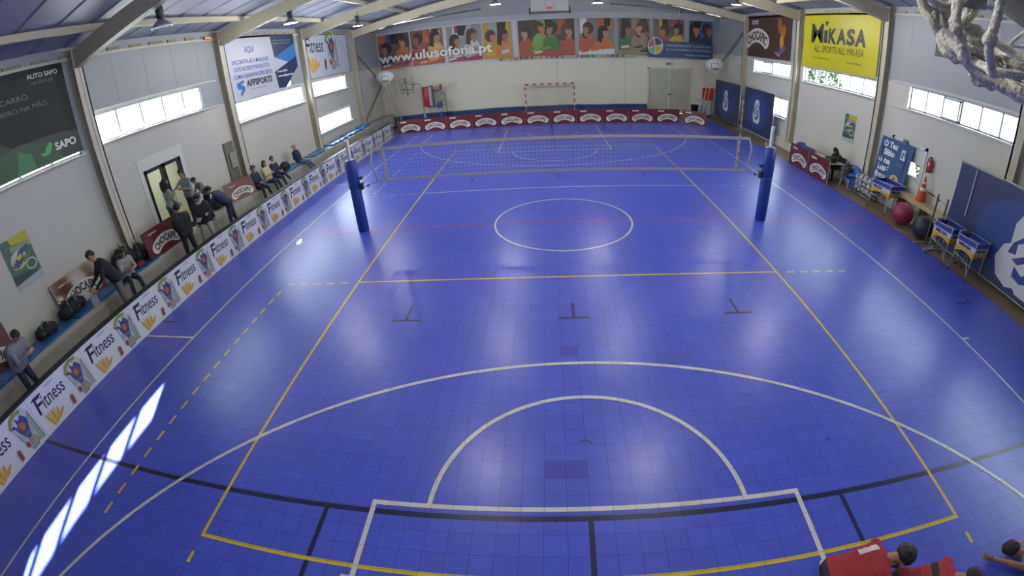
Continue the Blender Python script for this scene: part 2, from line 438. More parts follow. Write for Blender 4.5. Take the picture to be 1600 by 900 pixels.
# concrete bleacher steps behind the advertising boards
CONC = mat('concrete', (0.36, 0.35, 0.31), 0.8, noise=0.12, nscale=3.5)
mb = MB(); mb.bbox(XL + 0.006, -10.2, YF + 0.01, 18.4, -0.013, 0.85, CONC, 0.01)
tag(mb.build('bleacher_step'), 'high pale concrete bleacher step running along the left wall under the blue mats', 'bleacher step')
mb = MB(); mb.bbox(-10.195, -9.22, YF + 0.01, 15.0, -0.013, 0.26, CONC, 0.01)
tag(mb.build('bleacher_step'), 'low concrete foot step between the white advertising boards and the high bleacher step', 'bleacher step')

# steel portal frames
def frame(y, i):
    wh = ('the one overhead, nearest of all', 'its left column beside the dark green banner', 'its left column between the glass door and the blue banner',
          'its right column between the brown and yellow banners', 'farthest, just in front of the back wall')[i]
    t = thing('portal_frame', 'cream painted steel portal frame, ' + wh, 'steel frame', (0, y, 0))
    for s in (-1, 1):
        xw = XL if s < 0 else XR; mb = MB()
        zb = 0.85 if s < 0 else (0.40 if i != 4 else 0.40)
        dx = -s * 0.26  # depth of column into the room
        a, b = sorted((xw, xw + dx))
        hw = 0.14
        mb.box(a, a + 0.015, -hw, hw, zb, 6.45, PAINT); mb.box(b - 0.015, b, -hw, hw, zb, 6.45, PAINT2); mb.box(a, b, -0.006, 0.006, zb, 6.45, PAINT)
        mb.box(a - 0.0, b, -hw - 0.02, hw + 0.02, zb, zb + 0.02, PAINT2)
        if s < 0: mb.box(a, b, 0.10, hw, zb, 6.4, PAINT2)
        else: mb.box(a, b, 0.08, hw, zb, 6.4, PAINT)
        mb.box(a, b, -0.14, 0.14, 5.98, 5.998, PAINT2)
        mb.build('column', t)
        # tapered rafter
        mb = MB(); x0 = xw + dx; pts = [(x0, 5.95, 6.45), (s * 7.6, 6.53, zr(7.6) - 0.17), (s * 4.0, 7.02, zr(4.0) - 0.17), (0.0, 7.72, zr(0) - 0.17)]
        pts[0] = (x0, 5.95, zr(x0) - 0.17)
        pts[1] = (s * 7.4, 6.55, zr(7.4) - 0.17)
        for (xa, ba, ta), (xb, bb, tb) in zip(pts[:-1], pts[1:]):
            for (w0, w1, lo, hi) in ((-0.085, 0.085, 0, 1), (-0.10, 0.10, 'b', 0), (-0.10, 0.10, 't', 0)):
                if lo == 'b': A = (ba, ba + 0.016, bb, bb + 0.016); mm = PAINT2
                elif lo == 't': A = (ta - 0.016, ta, tb - 0.016, tb); mm = PAINT
                else: A = (ba, ta, bb, tb); mm = PAINT
                vs = [(xa, w0, A[0]), (xb, w0, A[2]), (xb, w0, A[3]), (xa, w0, A[1]), (xa, w1, A[0]), (xb, w1, A[2]), (xb, w1, A[3]), (xa, w1, A[1])]
                mb.add(vs, [(0, 1, 2, 3), (7, 6, 5, 4), (4, 5, 1, 0), (5, 6, 2, 1), (6, 7, 3, 2), (7, 4, 0, 3)], mm)
        # closed web face towards the court, as the box-like painted rafter shows
        mb.build('rafter', t)
        for q in (9.75, 7.6, 5.2):
            mb = MB(); z = zr(q); mb.box(s * q - 0.07, s * q + 0.07, 0.05, 0.16, z - 0.30, z - 0.17, DARK); mb.build('purlin_clip', t)
    return t
for i, y in enumerate(FR_Y): frame(y, i)

# diagonal wind braces in the last bay
def brace(a, b, label, r=0.035):
    mb = MB(); mb.tube([a, b], r, mat('brace_grey', (0.16, 0.16, 0.13), 0.5)); tag(mb.build('wind_brace'), label, 'wind brace')
brace((-10.86, 14.75, 5.2), (-10.86, 18.85, 2.9), 'grey steel brace sloping down from the last left column into the back left corner')
brace((-10.86, 18.85, 2.9), (-10.86, 14.75, 0.87), 'grey steel brace rising from the bleacher step into the back left corner')
brace((10.98, 14.72, 5.6), (10.98, 18.99, 2.95), 'grey steel brace sloping into the back right corner above the basketball board', 0.045)
for s in (-1, 1):
    brace((s * 10.7, 14.7, 6.2), (s * 4.0, 18.9, 7.0), 'thin grey roof brace at the %s of the back bay' % ('left' if s < 0 else 'right'), 0.03)
    mb = MB(); mb.tube([(s * 8.4, 18.9, 6.1), (s * 8.4, 18.9, 6.9)], 0.05, PAINT2); trim(mb)
# ---------------------------------------------------------------- windows and doors
FROST = bpy.data.materials.new('frosted_pane'); FROST.use_nodes = True
nt = FROST.node_tree; nt.nodes.clear(); o_ = nt.nodes.new('ShaderNodeOutputMaterial'); tl = nt.nodes.new('ShaderNodeBsdfTranslucent'); tr = nt.nodes.new('ShaderNodeBsdfTransparent'); mx = nt.nodes.new('ShaderNodeMixShader')
tl.inputs[0].default_value = (0.35, 0.37, 0.38, 1); tr.inputs[0].default_value = (0.75, 0.8, 0.82, 1); mx.inputs[0].default_value = 0.75
nt.links.new(tr.outputs[0], mx.inputs[1]); nt.links.new(tl.outputs[0], mx.inputs[2]); nt.links.new(mx.outputs[0], o_.inputs[0])
# the frosted sheet lets almost no unscattered light through
tr.inputs[0].default_value = (0.0, 0.0, 0.0, 1); mx.inputs[0].default_value = 0.97
CLEAR = bpy.data.materials.new('clear_pane'); CLEAR.use_nodes = True
nt = CLEAR.node_tree; nt.nodes.clear(); o_ = nt.nodes.new('ShaderNodeOutputMaterial'); gl = nt.nodes.new('ShaderNodeBsdfGlossy'); tr = nt.nodes.new('ShaderNodeBsdfTransparent'); mx = nt.nodes.new('ShaderNodeMixShader')
gl.inputs['Roughness'].default_value = 0.05; tr.inputs[0].default_value = (0.93, 0.96, 0.96, 1); mx.inputs[0].default_value = 0.05
nt.links.new(tr.outputs[0], mx.inputs[1]); nt.links.new(gl.outputs[0], mx.inputs[2]); nt.links.new(mx.outputs[0], o_.inputs[0])
ALU = mat('window_alu', (0.30, 0.32, 0.33), 0.5)
wi = [0]
def window(side, y0, y1, z0, z1, panes, pmat, raised=()):
    wi[0] += 1; x = XL if side < 0 else XR; xo = x + side * (0.13 if side > 0 else 0.06)
    t = struct(thing('window_%d' % wi[0], None, None, (xo, 0, 0))); del t['kind']; t['kind'] = 'structure'
    f = MB(); e = 0.045
    f.box(-0.03, 0.03, y0, y1, z0, z0 + e, ALU); f.box(-0.03, 0.03, y0, y1, z1 - e, z1, ALU)
    f.box(-0.03, 0.03, y0, y0 + e, z0, z1, ALU); f.box(-0.03, 0.03, y1 - e, y1, z0, z1, ALU)
    ys = [y0 + (y1 - y0) * k / panes for k in range(panes + 1)]
    for k in range(1, panes): f.box(-0.03, 0.05 if side < 0 else 0.03, ys[k] - 0.026, ys[k] + 0.026, z0, z1, ALU)
    f.build('window_frame', t)
    s = MB(); s.box(-side * 0.22, 0.02 * side if side > 0 else 0.05, y0 - 0.04, y1 + 0.04, z0 - 0.03, z0, GREYW) if side > 0 else s.box(-0.02, 0.2, y0 - 0.04, y1 + 0.04, z0 - 0.03, z0, GREYW)
    s.build('window_sill', t)
    for k in range(panes):
        p = MB(); a, b = ys[k] + 0.02, ys[k + 1] - 0.02
        if k in raised:  # a sash tilted open towards the room
            q = MB(); d = -side * 0.10
            for (za, zb) in ((z0 + 0.03, z0 + 0.08), (z1 - 0.10, z1 - 0.05)): q.box(min(0, d) , max(0, d), a, b, za, zb, ALU)
            for (ya, yb) in ((a, a + 0.05), (b - 0.05, b)): q.box(min(0, d), max(0, d), ya, yb, z0 + 0.03, z1 - 0.05, ALU)
            q.build('sash', t)
        dx_ = -0.022 if (side < 0 and pmat is FROST) else 0
        p.box(dx_ - 0.004, dx_ + 0.004, a, b, z0 + 0.03, z1 - 0.03, pmat); p.build('pane', t)
window(-1, *WIN_L[0], 6, FROST); window(-1, *WIN_L[1], 5, CLEAR, ()); window(-1, *WIN_L[2], 6, FROST, ()); window(-1, *WIN_L[3], 6, FROST); window(-1, *WIN_L[4], 6, FROST)
window(1, *WIN_R[0], 4, CLEAR, (2,)); window(1, *WIN_R[1], 6, CLEAR, ()); window(1, *WIN_R[2], 6, CLEAR, (3,)); window(1, *WIN_R[3], 6, CLEAR); window(1, *WIN_R[4], 4, CLEAR)

# double glass door on the bleacher, with a lit lobby behind it
BLK = mat('door_black', (0.012, 0.013, 0.02), 0.35)
t = thing('door_1', None, None, (XL, 0, 0)); t['kind'] = 'structure'
y0, y1, z0, z1 = DOOR_L; mb = MB()
for (a, b, c, d) in ((y0, y0 + 0.09, z0, z1), (y1 - 0.09, y1, z0, z1), (y0, y1, z1 - 0.1, z1), ((y0 + y1) / 2 - 0.07, (y0 + y1) / 2 + 0.07, z0, z1), (y0, y1, z0, z0 + 0.05)):
    mb.box(-0.1, 0.03, a, b, c, d, BLK)
mb.build('door_frame', t)
mb = MB(); mb.box(0.0, 0.012, y0 - 0.16, y1 + 0.19, z0, z1 + 0.33, GREYW)
# white surround with the opening left free
mb = MB(); mb.box(0.0, 0.014, y0 - 0.16, y0, z0, z1 + 0.33, GREYW); mb.box(0.0, 0.014, y1, y1 + 0.19, z0, z1 + 0.33, GREYW); mb.box(0.0, 0.014, y0, y1, z1, z1 + 0.33, GREYW)
mb.build('door_surround', t)
for (a, b) in ((y0 + 0.09, (y0 + y1) / 2 - 0.07), ((y0 + y1) / 2 + 0.07, y1 - 0.09)):
    p = MB(); p.box(-0.05, -0.04, a, b, z0 + 0.05, z1 - 0.1, CLEAR); g = p.build('glass_leaf', t)
p = MB(); p.tube([(0.06, -0.83, 1.5), (0.06, -0.83, 2.0)], 0.013, ALU); p.tube([(0.0, -0.83, 1.55), (0.06, -0.83, 1.55)], 0.01, ALU); p.tube([(0.0, -0.83, 1.95), (0.06, -0.83, 1.95)], 0.01, ALU); p.build('door_handle', t)
lob = MB(); LB = mat('lobby_cream', (0.72, 0.72, 0.55), 0.7); x2 = XL - 0.10
lob.box(x2 - 1.8, x2 - 1.7, -4.0, 3.2, 0.7, 3.4, LB); lob.box(x2 - 1.8, x2, -4.1, -4.0, 0.7, 3.4, LB); lob.box(x2 - 1.8, x2, 3.2, 3.3, 0.7, 3.4, LB)
lob.box(x2 - 1.8, x2, -4.0, 3.2, 3.3, 3.4, LB); lob.box(x2 - 1.8, x2, -4.0, 3.2, 0.7, 0.85, mat('lobby_floor', (0.30, 0.28, 0.16), 0.5))
lob.box(x2 - 0.9, x2 - 0.82, -4.0, -0.95, 0.85, 3.3, mat('lobby_wall_white', (0.6, 0.62, 0.58), 0.7))
struct(lob.build('wall_inner'))
add_light('lobby_lamp', 'AREA', (x2 - 0.5, 0.4, 3.25), 26, (1.0, 1.0, 0.88), (0, 0, -1), shape='RECTANGLE', size=0.6, size_y=1.6)
add_light('lobby_lamp', 'AREA', (x2 - 0.4, -2.0, 3.25), 17, (0.97, 1.0, 0.85), (0, 0, -1), shape='RECTANGLE', size=0.6, size_y=1.6)

# grey double door in the back wall
GD = mat('door_grey', (0.40, 0.40, 0.33), 0.55, noise=0.06, nscale=2)
t = thing('door_2', None, None, (0, YB, 0)); t['kind'] = 'structure'
for (a, b) in ((6.46, 7.81), (7.85, 9.21)):
    mb = MB(); mb.bbox(a, b, 0.04, 0.10, 0.0, 2.90, GD, 0.006); lf = mb.build('door_leaf', t)
mb = MB(); mb.box(6.36, 6.46, -0.03, 0.12, 0, 2.98, PAINT2); mb.box(9.21, 9.31, -0.03, 0.12, 0, 2.98, PAINT2); mb.box(6.36, 9.31, -0.03, 0.12, 2.90, 3.0, PAINT2); mb.build('door_frame', t)
mb = MB(); mb.box(7.805, 7.855, 0.0, 0.05, 0.0, 2.9, GREYW); mb.build('astragal', t)
mb = MB(); mb.bbox(7.76, 7.92, -0.05, 0.0, 1.22, 1.30, BLK, 0.01); mb.build('door_handle', t)
# right door with a glazed upper part
t = thing('door_3', None, None, (XR, 0, 0)); t['kind'] = 'structure'
y0, y1, z0, z1 = DOOR_R; WD = mat('door_white', (0.52, 0.56, 0.52), 0.5)
mb = MB()
for (a, b, c, d) in ((y0, y0 + 0.10, z0, z1), (y1 - 0.10, y1, z0, z1), (y0, y1, z1 - 0.10, z1)): mb.box(-0.03, 0.12, a, b, c, d, WD)
mb.build('door_frame', t)
for (a, b) in ((y0 + 0.1, 1.04), (1.06, y1 - 0.1)):
    mb = MB(); mb.box(0.03, 0.07, a, b, 0.0, 1.30, WD); mb.box(0.03, 0.07, a, b, 1.72, z1 - 0.1, WD); mb.box(0.03, 0.07, a, a + 0.13, 1.3, 1.72, WD); mb.box(0.03, 0.07, b - 0.13, b, 1.3, 1.72, WD)
    lf = mb.build('door_leaf', t); mb = MB(); mb.box(0.045, 0.052, a + 0.13, b - 0.13, 1.3, 1.72, CLEAR); mb.build('pane', lf)
mb = MB(); mb.box(-0.10, -0.03, 1.1, 1.3, 2.18, 2.33, mat('closer_grey', (0.12, 0.13, 0.16), 0.5)); mb.build('door_closer', t)

# outside: ground and trees beyond the right windows, canopy struts beyond the left ones
mb = MB(); mb.box(-60, 60, -60, 60, -0.6, -0.31, mat('ground_outside', (0.25, 0.24, 0.18), 0.9, noise=0.2)); struct(mb.build('ground_outside'))
def tree(x, y, h, r, label, col):
    t = thing('tree', label, 'tree', (x, y, -0.31), 0, 'trees outside the right windows')
    mb = MB(); bark = mat('bark', (0.08, 0.06, 0.04), 0.9)
    mb.tube([(0, 0, 0), (0.05, 0.02, h * 0.45), (0, 0.05, h * 0.8)], [0.16, 0.11, 0.04], bark)
    for k in range(7):
        a = k * 2.4; mb.tube([(0, 0, h * (0.35 + 0.06 * k)), (math.cos(a) * r * 0.7, math.sin(a) * r * 0.7, h * (0.5 + 0.06 * k))], [0.05, 0.015], bark)
    mb.build('trunk', t)
    rnd = random.Random(int(x * 10 + y)); lv = MB(); lm = mat('leaf_' + label[:5], col, 0.6)
    for k in range(1500):
        a, e, q = rnd.uniform(0, 2 * PI), rnd.uniform(-1, 1), rnd.uniform(0.55, 1.0) ** 0.5
        c = Vector((math.cos(a) * math.sqrt(1 - e * e) * r * q, math.sin(a) * math.sqrt(1 - e * e) * r * q, h * 0.66 + e * h * 0.34 * q))
        u = Vector((rnd.uniform(-1, 1), rnd.uniform(-1, 1), rnd.uniform(-1, 1))).normalized(); w_ = u.orthogonal().normalized(); s_ = rnd.uniform(0.06, 0.13)
        lv.add([c - u * s_, c + w_ * s_ * 0.5, c + u * s_, c - w_ * s_ * 0.5], [(0, 1, 2, 3)], lm)
    lv.build('foliage', t)
tree(13.4, 10.3, 4.6, 1.15, 'leafy tree outside, seen through the windows above and behind the blue banners', (0.10, 0.16, 0.03))
tree(13.2, -2.7, 4.9, 1.2, 'green leafy tree outside the right window nearest to the basketball net', (0.12, 0.20, 0.04))
tree(13.6, 1.5, 2.6, 1.1, 'bushy shrub seen through the glazed right door', (0.14, 0.20, 0.05))
t = thing('canopy', 'pale slatted canopy outside the high left window beside the dark green banner', 'canopy', (-12.6, 0, 0))
for k in range(7):
    mb = MB(); mb.box(-0.04, 0.04, -2.9 + k * 0.62, -2.84 + k * 0.62, 3.6, 5.2, mat('canopy_grey', (0.35, 0.38, 0.36), 0.6)); sl = mb.build('slat', t)
    # slats lean sideways
    me = sl.data
    for v_ in me.vertices: v_.co.y += (v_.co.z - 3.6) * -0.7; v_.co.x += (v_.co.z - 3.6) * 0.1
mb = MB(); mb.box(-0.05, 0.05, -4, 3.2, 3.55, 3.65, mat('canopy_grey', (0.35, 0.38, 0.36), 0.6)); mb.build('beam', t)
for y_ in (-3.9, 3.1): mb = MB(); mb.box(-0.04, 0.04, y_ - 0.04, y_ + 0.04, -0.31, 3.55, mat('canopy_grey', (0.35, 0.38, 0.36), 0.6)); mb.build('post', t)
# ---------------------------------------------------------------- printed boards and banners
WH = mat('print_white', (0.66, 0.68, 0.70), 0.32, noise=0.03, nscale=2)
NAVY = ink('20264a'); GRN = ink('7d9a3a'); PUR = ink('4a4778'); ORG = ink('b8682f'); GLD = ink('c89a45'); GLD2 = ink('dab566'); GRY = ink('8b949b'); LGR = ink('b9c0c2'); REDP = ink('b03a4e'); BRN = ink('8a5a44'); PALEB = ink('a9b8c8')
def fitness_art(a, k=1.0, ox=0.0, oy=0.0, big=False):
    """white cereal advert: name, wheat ears, cereal box and a small bar. k scales a 1.5 x 0.84 layout"""
    q = lambda u, v: (ox + u * k, oy + v * k)
    def text(t, u, v, w, h, m, **kw): U, V = q(u, v); a.text(t, U, V, w * k, h * k, m, **kw)
    def oval(u, v, ru, rv, m, rot=0, **kw): U, V = q(u, v); a.oval(U, V, ru * k, rv * k, m, rot, **kw)
    def poly(p, m): a.poly([q(*x) for x in p], m)
    oval(0.60, 0.76, 0.13, 0.028, PALEB)
    text('F', 0.10, 0.40, 0.16, 0.33, NAVY, bold=0.015, shear=0.12)
    poly([(0.06, 0.70), (0.16, 0.745), (0.34, 0.735), (0.33, 0.70), (0.16, 0.70)], NAVY)
    text('itness', 0.275, 0.43, 0.56, 0.25, NAVY, bold=0.004, shear=0.10)
    for i in range(5):  # ears of wheat
        oval(0.22 + i * 0.055, 0.20 + 0.012 * (i % 2), 0.028, 0.17 - 0.012 * i, (GLD, GLD2)[i % 2], 0.30 - i * 0.16, n=12)
    for i in range(4): oval(0.40 + i * 0.035, 0.13 + i * 0.012, 0.11, 0.028, (GLD2, GLD)[i % 2], 0.35 + i * 0.08, n=12)
    # cereal box
    poly([(0.98, 0.68), (1.05, 0.79), (1.20, 0.83), (1.38, 0.80), (1.42, 0.62), (1.44, 0.12), (1.14, 0.05), (1.04, 0.36)], LGR)
    poly([(0.95, 0.64), (1.04, 0.785), (1.17, 0.83), (1.33, 0.80), (1.30, 0.74), (1.17, 0.76), (1.08, 0.72), (0.99, 0.62)], GRN)
    poly([(0.97, 0.62), (1.07, 0.66), (1.13, 0.60), (1.13, 0.74), (1.19, 0.66), (1.27, 0.72), (1.36, 0.60), (1.30, 0.42), (1.25, 0.28), (1.28, 0.07), (1.14, 0.05), (1.16, 0.30), (1.08, 0.46), (1.05, 0.58)], PUR)
    poly([(1.06, 0.64), (1.12, 0.56), (1.10, 0.66)], WH); poly([(1.16, 0.73), (1.21, 0.66), (1.20, 0.74)], WH)
    oval(1.20, 0.53, 0.062, 0.075, ORG)
    text('Fitness', 1.02, 0.33, 0.30, 0.10, GRY, shear=0.25)
    poly([(1.14, 0.05), (1.17, 0.28), (1.27, 0.30), (1.36, 0.12)], GRY); oval(1.25, 0.17, 0.03, 0.06, GLD)
    poly([(1.05, 0.18), (1.05, 0.25), (1.09, 0.27), (1.12, 0.25), (1.13, 0.18), (1.09, 0.15)], REDP)
    poly([(1.38, 0.62), (1.44, 0.70), (1.46, 0.08), (1.40, 0.10)], GRY); poly([(1.35, 0.60), (1.39, 0.58), (1.41, 0.10), (1.37, 0.09)], ink('9fb09a'))
    # small bar with a heart print
    poly([(0.80, 0.08), (0.87, 0.09), (0.89, 0.25), (0.86, 0.29), (0.81, 0.26)], BRN); oval(0.845, 0.14, 0.025, 0.035, REDP)
BLKP = mat('black_edge', (0.012, 0.012, 0.016), 0.5)
WHERE = ['first of its long row, cut off by the photo edge', 'in front of the rucksack beside the photo edge', 'in front of the hunched person in the grey hooded jacket', 'in front of the two black sports bags',
 'the one the short white side line runs up to', 'in front of the seated girl with long hair', 'in front of the people standing before the glass door', 'the one the red centre line reaches', 'just past the red centre line',
 'in front of the row of three seated people', 'reached by the thin white line beyond the net', 'in front of the balding man leaning back', 'just past the balding man', 'in front of the third cream column', 'below the first curled blue mat',
 'last but one of its row', 'last of its row, next to the maroon boards']
# row of white boards along the left side of the court
proto = None
nb = 17
for i in range(nb):
    y = -11.2 + 1.5 * i
    if proto is None:
        t = thing('advertising_board', '-', 'advertising board', (-9.03, y, 0), 0, 'white cereal boards along the left side line')
        a = Art(1.494, 0.83, WH, 0.03, (0, 0.003, 0.004), (0, 1, 0), (0, 0, 1)); fitness_art(a); a.build('printed_panel', t)
        mb = MB(); mb.box(-0.17, 0.006, 0.0, 1.5, 0.836, 0.866, BLKP); mb.box(-0.034, -0.03, 0.0, 1.5, 0.0, 0.84, BLKP); mb.build('top_pad', t)
        for yy in (0.1, 1.4): mb = MB(); mb.tube([(-0.04, yy, 0.75), (-0.16, yy, 0.28)], 0.012, DARK, 6); mb.build('stand_leg', t)
        proto = t; o = t
    else: o = dup(proto, (-9.03, y, 0))
    o['label'] = 'white cereal board with wheat, ' + WHERE[i]

MAR = mat('print_maroon', hx('5e2c2b'), 0.25, noise=0.10, nscale=1.2); CRM = ink('cfcac4'); BLT = ink('2a201f'); MARD = ink('3c2422')
def choco_art(a, k=1.0, ox=0.0, oy=0.0, tag_=True, base=None):
    """maroon advert with a white arch carrying the dark lettering. 1.5 x 0.78 layout"""
    q = lambda u, v: (ox + u * k, oy + v * k)
    if tag_:
        a.rect(*q(0.20, 0.625), *q(0.58, 0.70), CRM) if not base else None
        a.text('NESTLÉ', *q(0.22, 0.635), 0.34 * k, 0.055 * k, GRY if not base else CRM, bold=0.03)
    cx, cy, R0, R1, sp = 0.79, -0.46, 0.66, 0.97, 0.58
    def ring(r0, r1, s, m):
        A = []; B = []
        for i in range(25):
            t = s - 2 * s * i / 24
            A.append(q(cx - r0 * math.sin(t), cy + r0 * math.cos(t))); B.append(q(cx - r1 * math.sin(t), cy + r1 * math.cos(t)))
        a.strip(A, B, m)
        for sg in (-1, 1):
            t = sg * s; rm = (r0 + r1) / 2; a.oval(*q(cx + rm * math.sin(t), cy + rm * math.cos(t)), (r1 - r0) / 2 * k, (r1 - r0) / 2 * k, m, 0, 16)
    ring(R0, R1, sp, CRM)
    ra = 0.71; w = 2 * sp * ra * 1.06
    a.text('CHOCAPIC', ox + (cx - w / 2) * k, oy + (cy + ra) * k, w * k, 0.205 * k, BLT, bold=0.035, arc=ra * k)
proto = None
labs = ['at its end next to the white boards', 'second from the left', 'third from the left', 'below the red padded referee stand', 'fifth from the left', 'just left of the left goal post',
        'in front of the left half of the goal', 'in front of the right half of the goal', 'just right of the right goal post', 'third from its right end', 'rightmost, in front of the grey door']
for i in range(11):
    x = -9.04 + 1.5 * i
    if proto is None:
        t = thing('advertising_board', '-', 'advertising board', (x, 15.22, 0), 0, 'maroon cereal boards across the far end')
        a = Art(1.494, 0.78, MAR, 0.03, (0.003, 0, 0.004), (1, 0, 0), (0, 0, 1)); choco_art(a); a.build('printed_panel', t)
        mb = MB(); mb.box(0, 0.02, 0.002, 0.04, 0, 0.79, GREYW); mb.build('edge_strip', t)
        for xx in (0.2, 1.3): mb = MB(); mb.tube([(xx, 0.04, 0.7), (xx, 0.32, 0.0)], 0.012, DARK, 6); mb.build('stand_leg', t)
        proto = t; o = t
    else: o = dup(proto, (x, 15.22, 0))
    o['label'] = 'maroon cereal board of the far row, ' + labs[i].replace(' straight', '')
dup(proto, (7.60, 15.12, 0), math.atan2(-0.95, 1.12), 'maroon cereal board turned at an angle beyond the far row')

# score table boards on the right and loose boards on the left
for (y, lab) in ((6.42, 'maroon cereal board on the front of the score table, the half farther from the camera'), (4.94, 'maroon cereal board on the front of the score table, the half nearer to the camera')):
    t = thing('advertising_board', lab, 'advertising board', (9.80, y, 0), 0)
    a = Art(1.47, 0.87, MAR, 0.03, (0, 0, 0.01), (0, -1, 0), (0, 0, 1)); choco_art(a, 1.0, 0, 0.06); a.build('printed_panel', t)
    mb = MB(); mb.box(0.0, 0.03, -1.475, -1.455, 0, 0.885, GREYW); mb.build('edge_strip', t)
MARP = mat('print_maroon_shiny', hx('6b3a2c'), 0.28, noise=0.1, nscale=1.2, coat=1.0)
def loose(loc, ang, w, h, lab, tilt=0.12, m=MAR, sx=1.0):
    t = thing('advertising_board', lab, 'advertising board', loc, ang)
    V = Vector((-math.sin(tilt), 0, math.cos(tilt)))
    a = Art(w, h, m, 0.03, (0, 0, 0.01), (0, 1, 0), V); choco_art(a, w / 1.5 * sx, 0, 0.02, True, True); a.build('printed_panel', t)
    mb = MB(); mb.box(-0.02, 0.006, 0, w, 0, 0.012, GREYW); mb.build('edge_strip', t)
loose((-10.79, -5.70, 0.855), 0.0, 1.45, 0.80, 'glossy cereal board leaning on the left wall behind the man in the dark hooded jacket', 0.20, MARP)
loose((-10.22, -3.12, 0.855), 0.0, 1.42, 0.76, 'maroon cereal board standing on the bleacher edge just in front of the glass door', 0.05)
loose((-10.50, 0.98, 0.855), -0.35, 1.15, 0.66, 'maroon cereal board on the bleacher between the bending person and the seated row', 0.25)
t = thing('advertising_board', 'dark maroon board leaning on the left wall at the left edge of the picture', 'advertising board', (-10.86, -8.55, 0.86))
a = Art(1.45, 0.80, MAR, 0.03, (0, 0, 0.01), (0, 1, 0), (-0.1, 0, 1)); choco_art(a, 0.97, 0, 0); a.build('printed_panel', t)

# dark green banner (left wall, nearest bay)
GB = mat('banner_dark_green', hx('141d1b'), 0.6, noise=0.25, nscale=1.1)
ZB, ZTOP = 4.05, 6.2
def wallart(side, y0, y1, z0, z1, base, th=0.02, off=0.05):
    if side < 0: return Art(y1 - y0, z1 - z0, base, th, (XL + off, y0, z0), (0, 1, 0), (0, 0, 1))
    return Art(y1 - y0, z1 - z0, base, th, (XR - off, y1, z0), (0, -1, 0), (0, 0, 1))
a = wallart(-1, -8.9, -3.42, ZB, ZTOP, GB); L = lambda y: y + 8.9; Z = lambda z: z - ZB
G1, G2, G3 = ink('1b4a30'), ink('2b7a48'), ink('163024')
a.poly([(0.5, 0), (5.48, 0), (5.48, 0.52), (4.9, 0.60), (3.6, 0.62), (3.2, 0.9), (2.4, 0.8), (0.5, 1.2)], G3)
a.poly([(2.9, 0), (4.9, 0), (4.75, 0.40), (3.9, 0.62), (3.3, 0.55)], G1); a.poly([(3.55, 0), (4.1, 0), (4.05, 0.35), (3.75, 0.5)], G2)
TX = ink('c8cfcc'); TG = ink('6f7775')
a.text('AUTO SAPO', L(-4.45), Z(5.97), 0.86, 0.11, TX, bold=0.02); a.text('VENDA JÁ', L(-4.38), Z(5.81), 0.62, 0.11, TG)
a.text('VENDEMOS O TEU CARRO.'[11:], L(-5.75), Z(5.56), 1.25, 0.12, TG); a.text('DINHEIRO NA MÃO.', L(-5.75), Z(5.33), 1.72, 0.13, TG)
a.poly([(L(-4.62), Z(4.33)), (L(-4.55), Z(4.24)), (L(-4.36), Z(4.26)), (L(-4.24), Z(4.44)), (L(-4.28), Z(4.52)), (L(-4.42), Z(4.44)), (L(-4.50), Z(4.32))], ink('3fa85c'))
a.text('SAPO', L(-4.18), Z(4.27), 0.62, 0.18, ink('dfe5e2'), bold=0.03)
tag(a.build('banner'), 'dark green and black car sales banner high on the left wall', 'banner')
# white and blue sports shop banner
a = wallart(-1, 3.12, 8.16, 3.96, 6.28, mat('banner_white', (0.50, 0.54, 0.62), 0.4, noise=0.03)); L = lambda y: y - 3.12; Z = lambda z: z - 3.96
B1, B2, B3, BT = ink('23375c'), ink('2f6fb0'), ink('1c2f55'), ink('3f6fc0')
a.poly([(L(6.22), Z(6.24)), (L(8.16), Z(6.24)), (L(8.16), Z(5.75)), (L(6.35), Z(5.30))], B1)
a.poly([(L(6.35), Z(5.32)), (L(8.16), Z(5.86)), (L(8.16), Z(5.2)), (L(7.50), Z(5.04))], B2)
a.poly([(L(6.2), Z(4.74)), (L(8.16), Z(5.28)), (L(8.16), Z(4.40)), (L(7.55), Z(4.02)), (L(6.30), Z(4.04))], B3)
a.text('AQUI', L(4.30), Z(5.60), 0.62, 0.28, BT, bold=0.02, shear=0.1)
for (s_, y_, z_, w_) in (('ENCONTRA-SE A MARCHAR', 3.42, 5.25, 2.45), ('DOS NOSSOS PRODUTOS', 3.48, 4.99, 2.35), ('COM A GARANTIA DOS SETUS.', 3.38, 4.72, 2.62)): a.text(s_, L(y_), Z(z_), w_, 0.16, BT, bold=0.01, shear=0.1)
a.text('AFFSPORTS', L(4.08), Z(4.38), 1.80, 0.25, ink('27304a'), bold=0.035)
a.poly([(L(3.46), Z(4.48)), (L(3.50), Z(4.58)), (L(3.95), Z(4.66)), (L(3.90), Z(4.56)), (L(3.70), Z(4.50)), (L(3.93), Z(4.42)), (L(3.92), Z(4.28)), (L(3.62), Z(4.08)), (L(3.60), Z(4.20)), (L(3.76), Z(4.32)), (L(3.5), Z(4.36))], B2)
a.text('www.affsports.pt', L(4.2), Z(4.24), 1.2, 0.05, TG); a.text('www.affshop.com', L(6.34), Z(5.98), 1.45, 0.07, ink('aeb8c8')); a.text('equipamentos desportivos', L(6.36), Z(5.86), 1.35, 0.07, ink('aeb8c8'))
a.text('www.aff.pt', L(6.34), Z(4.66), 0.85, 0.12, ink('dfe5ee'), bold=0.03); a.text('www.affsports.pt', L(6.36), Z(4.46), 1.28, 0.13, ink('dfe5ee'), bold=0.03)
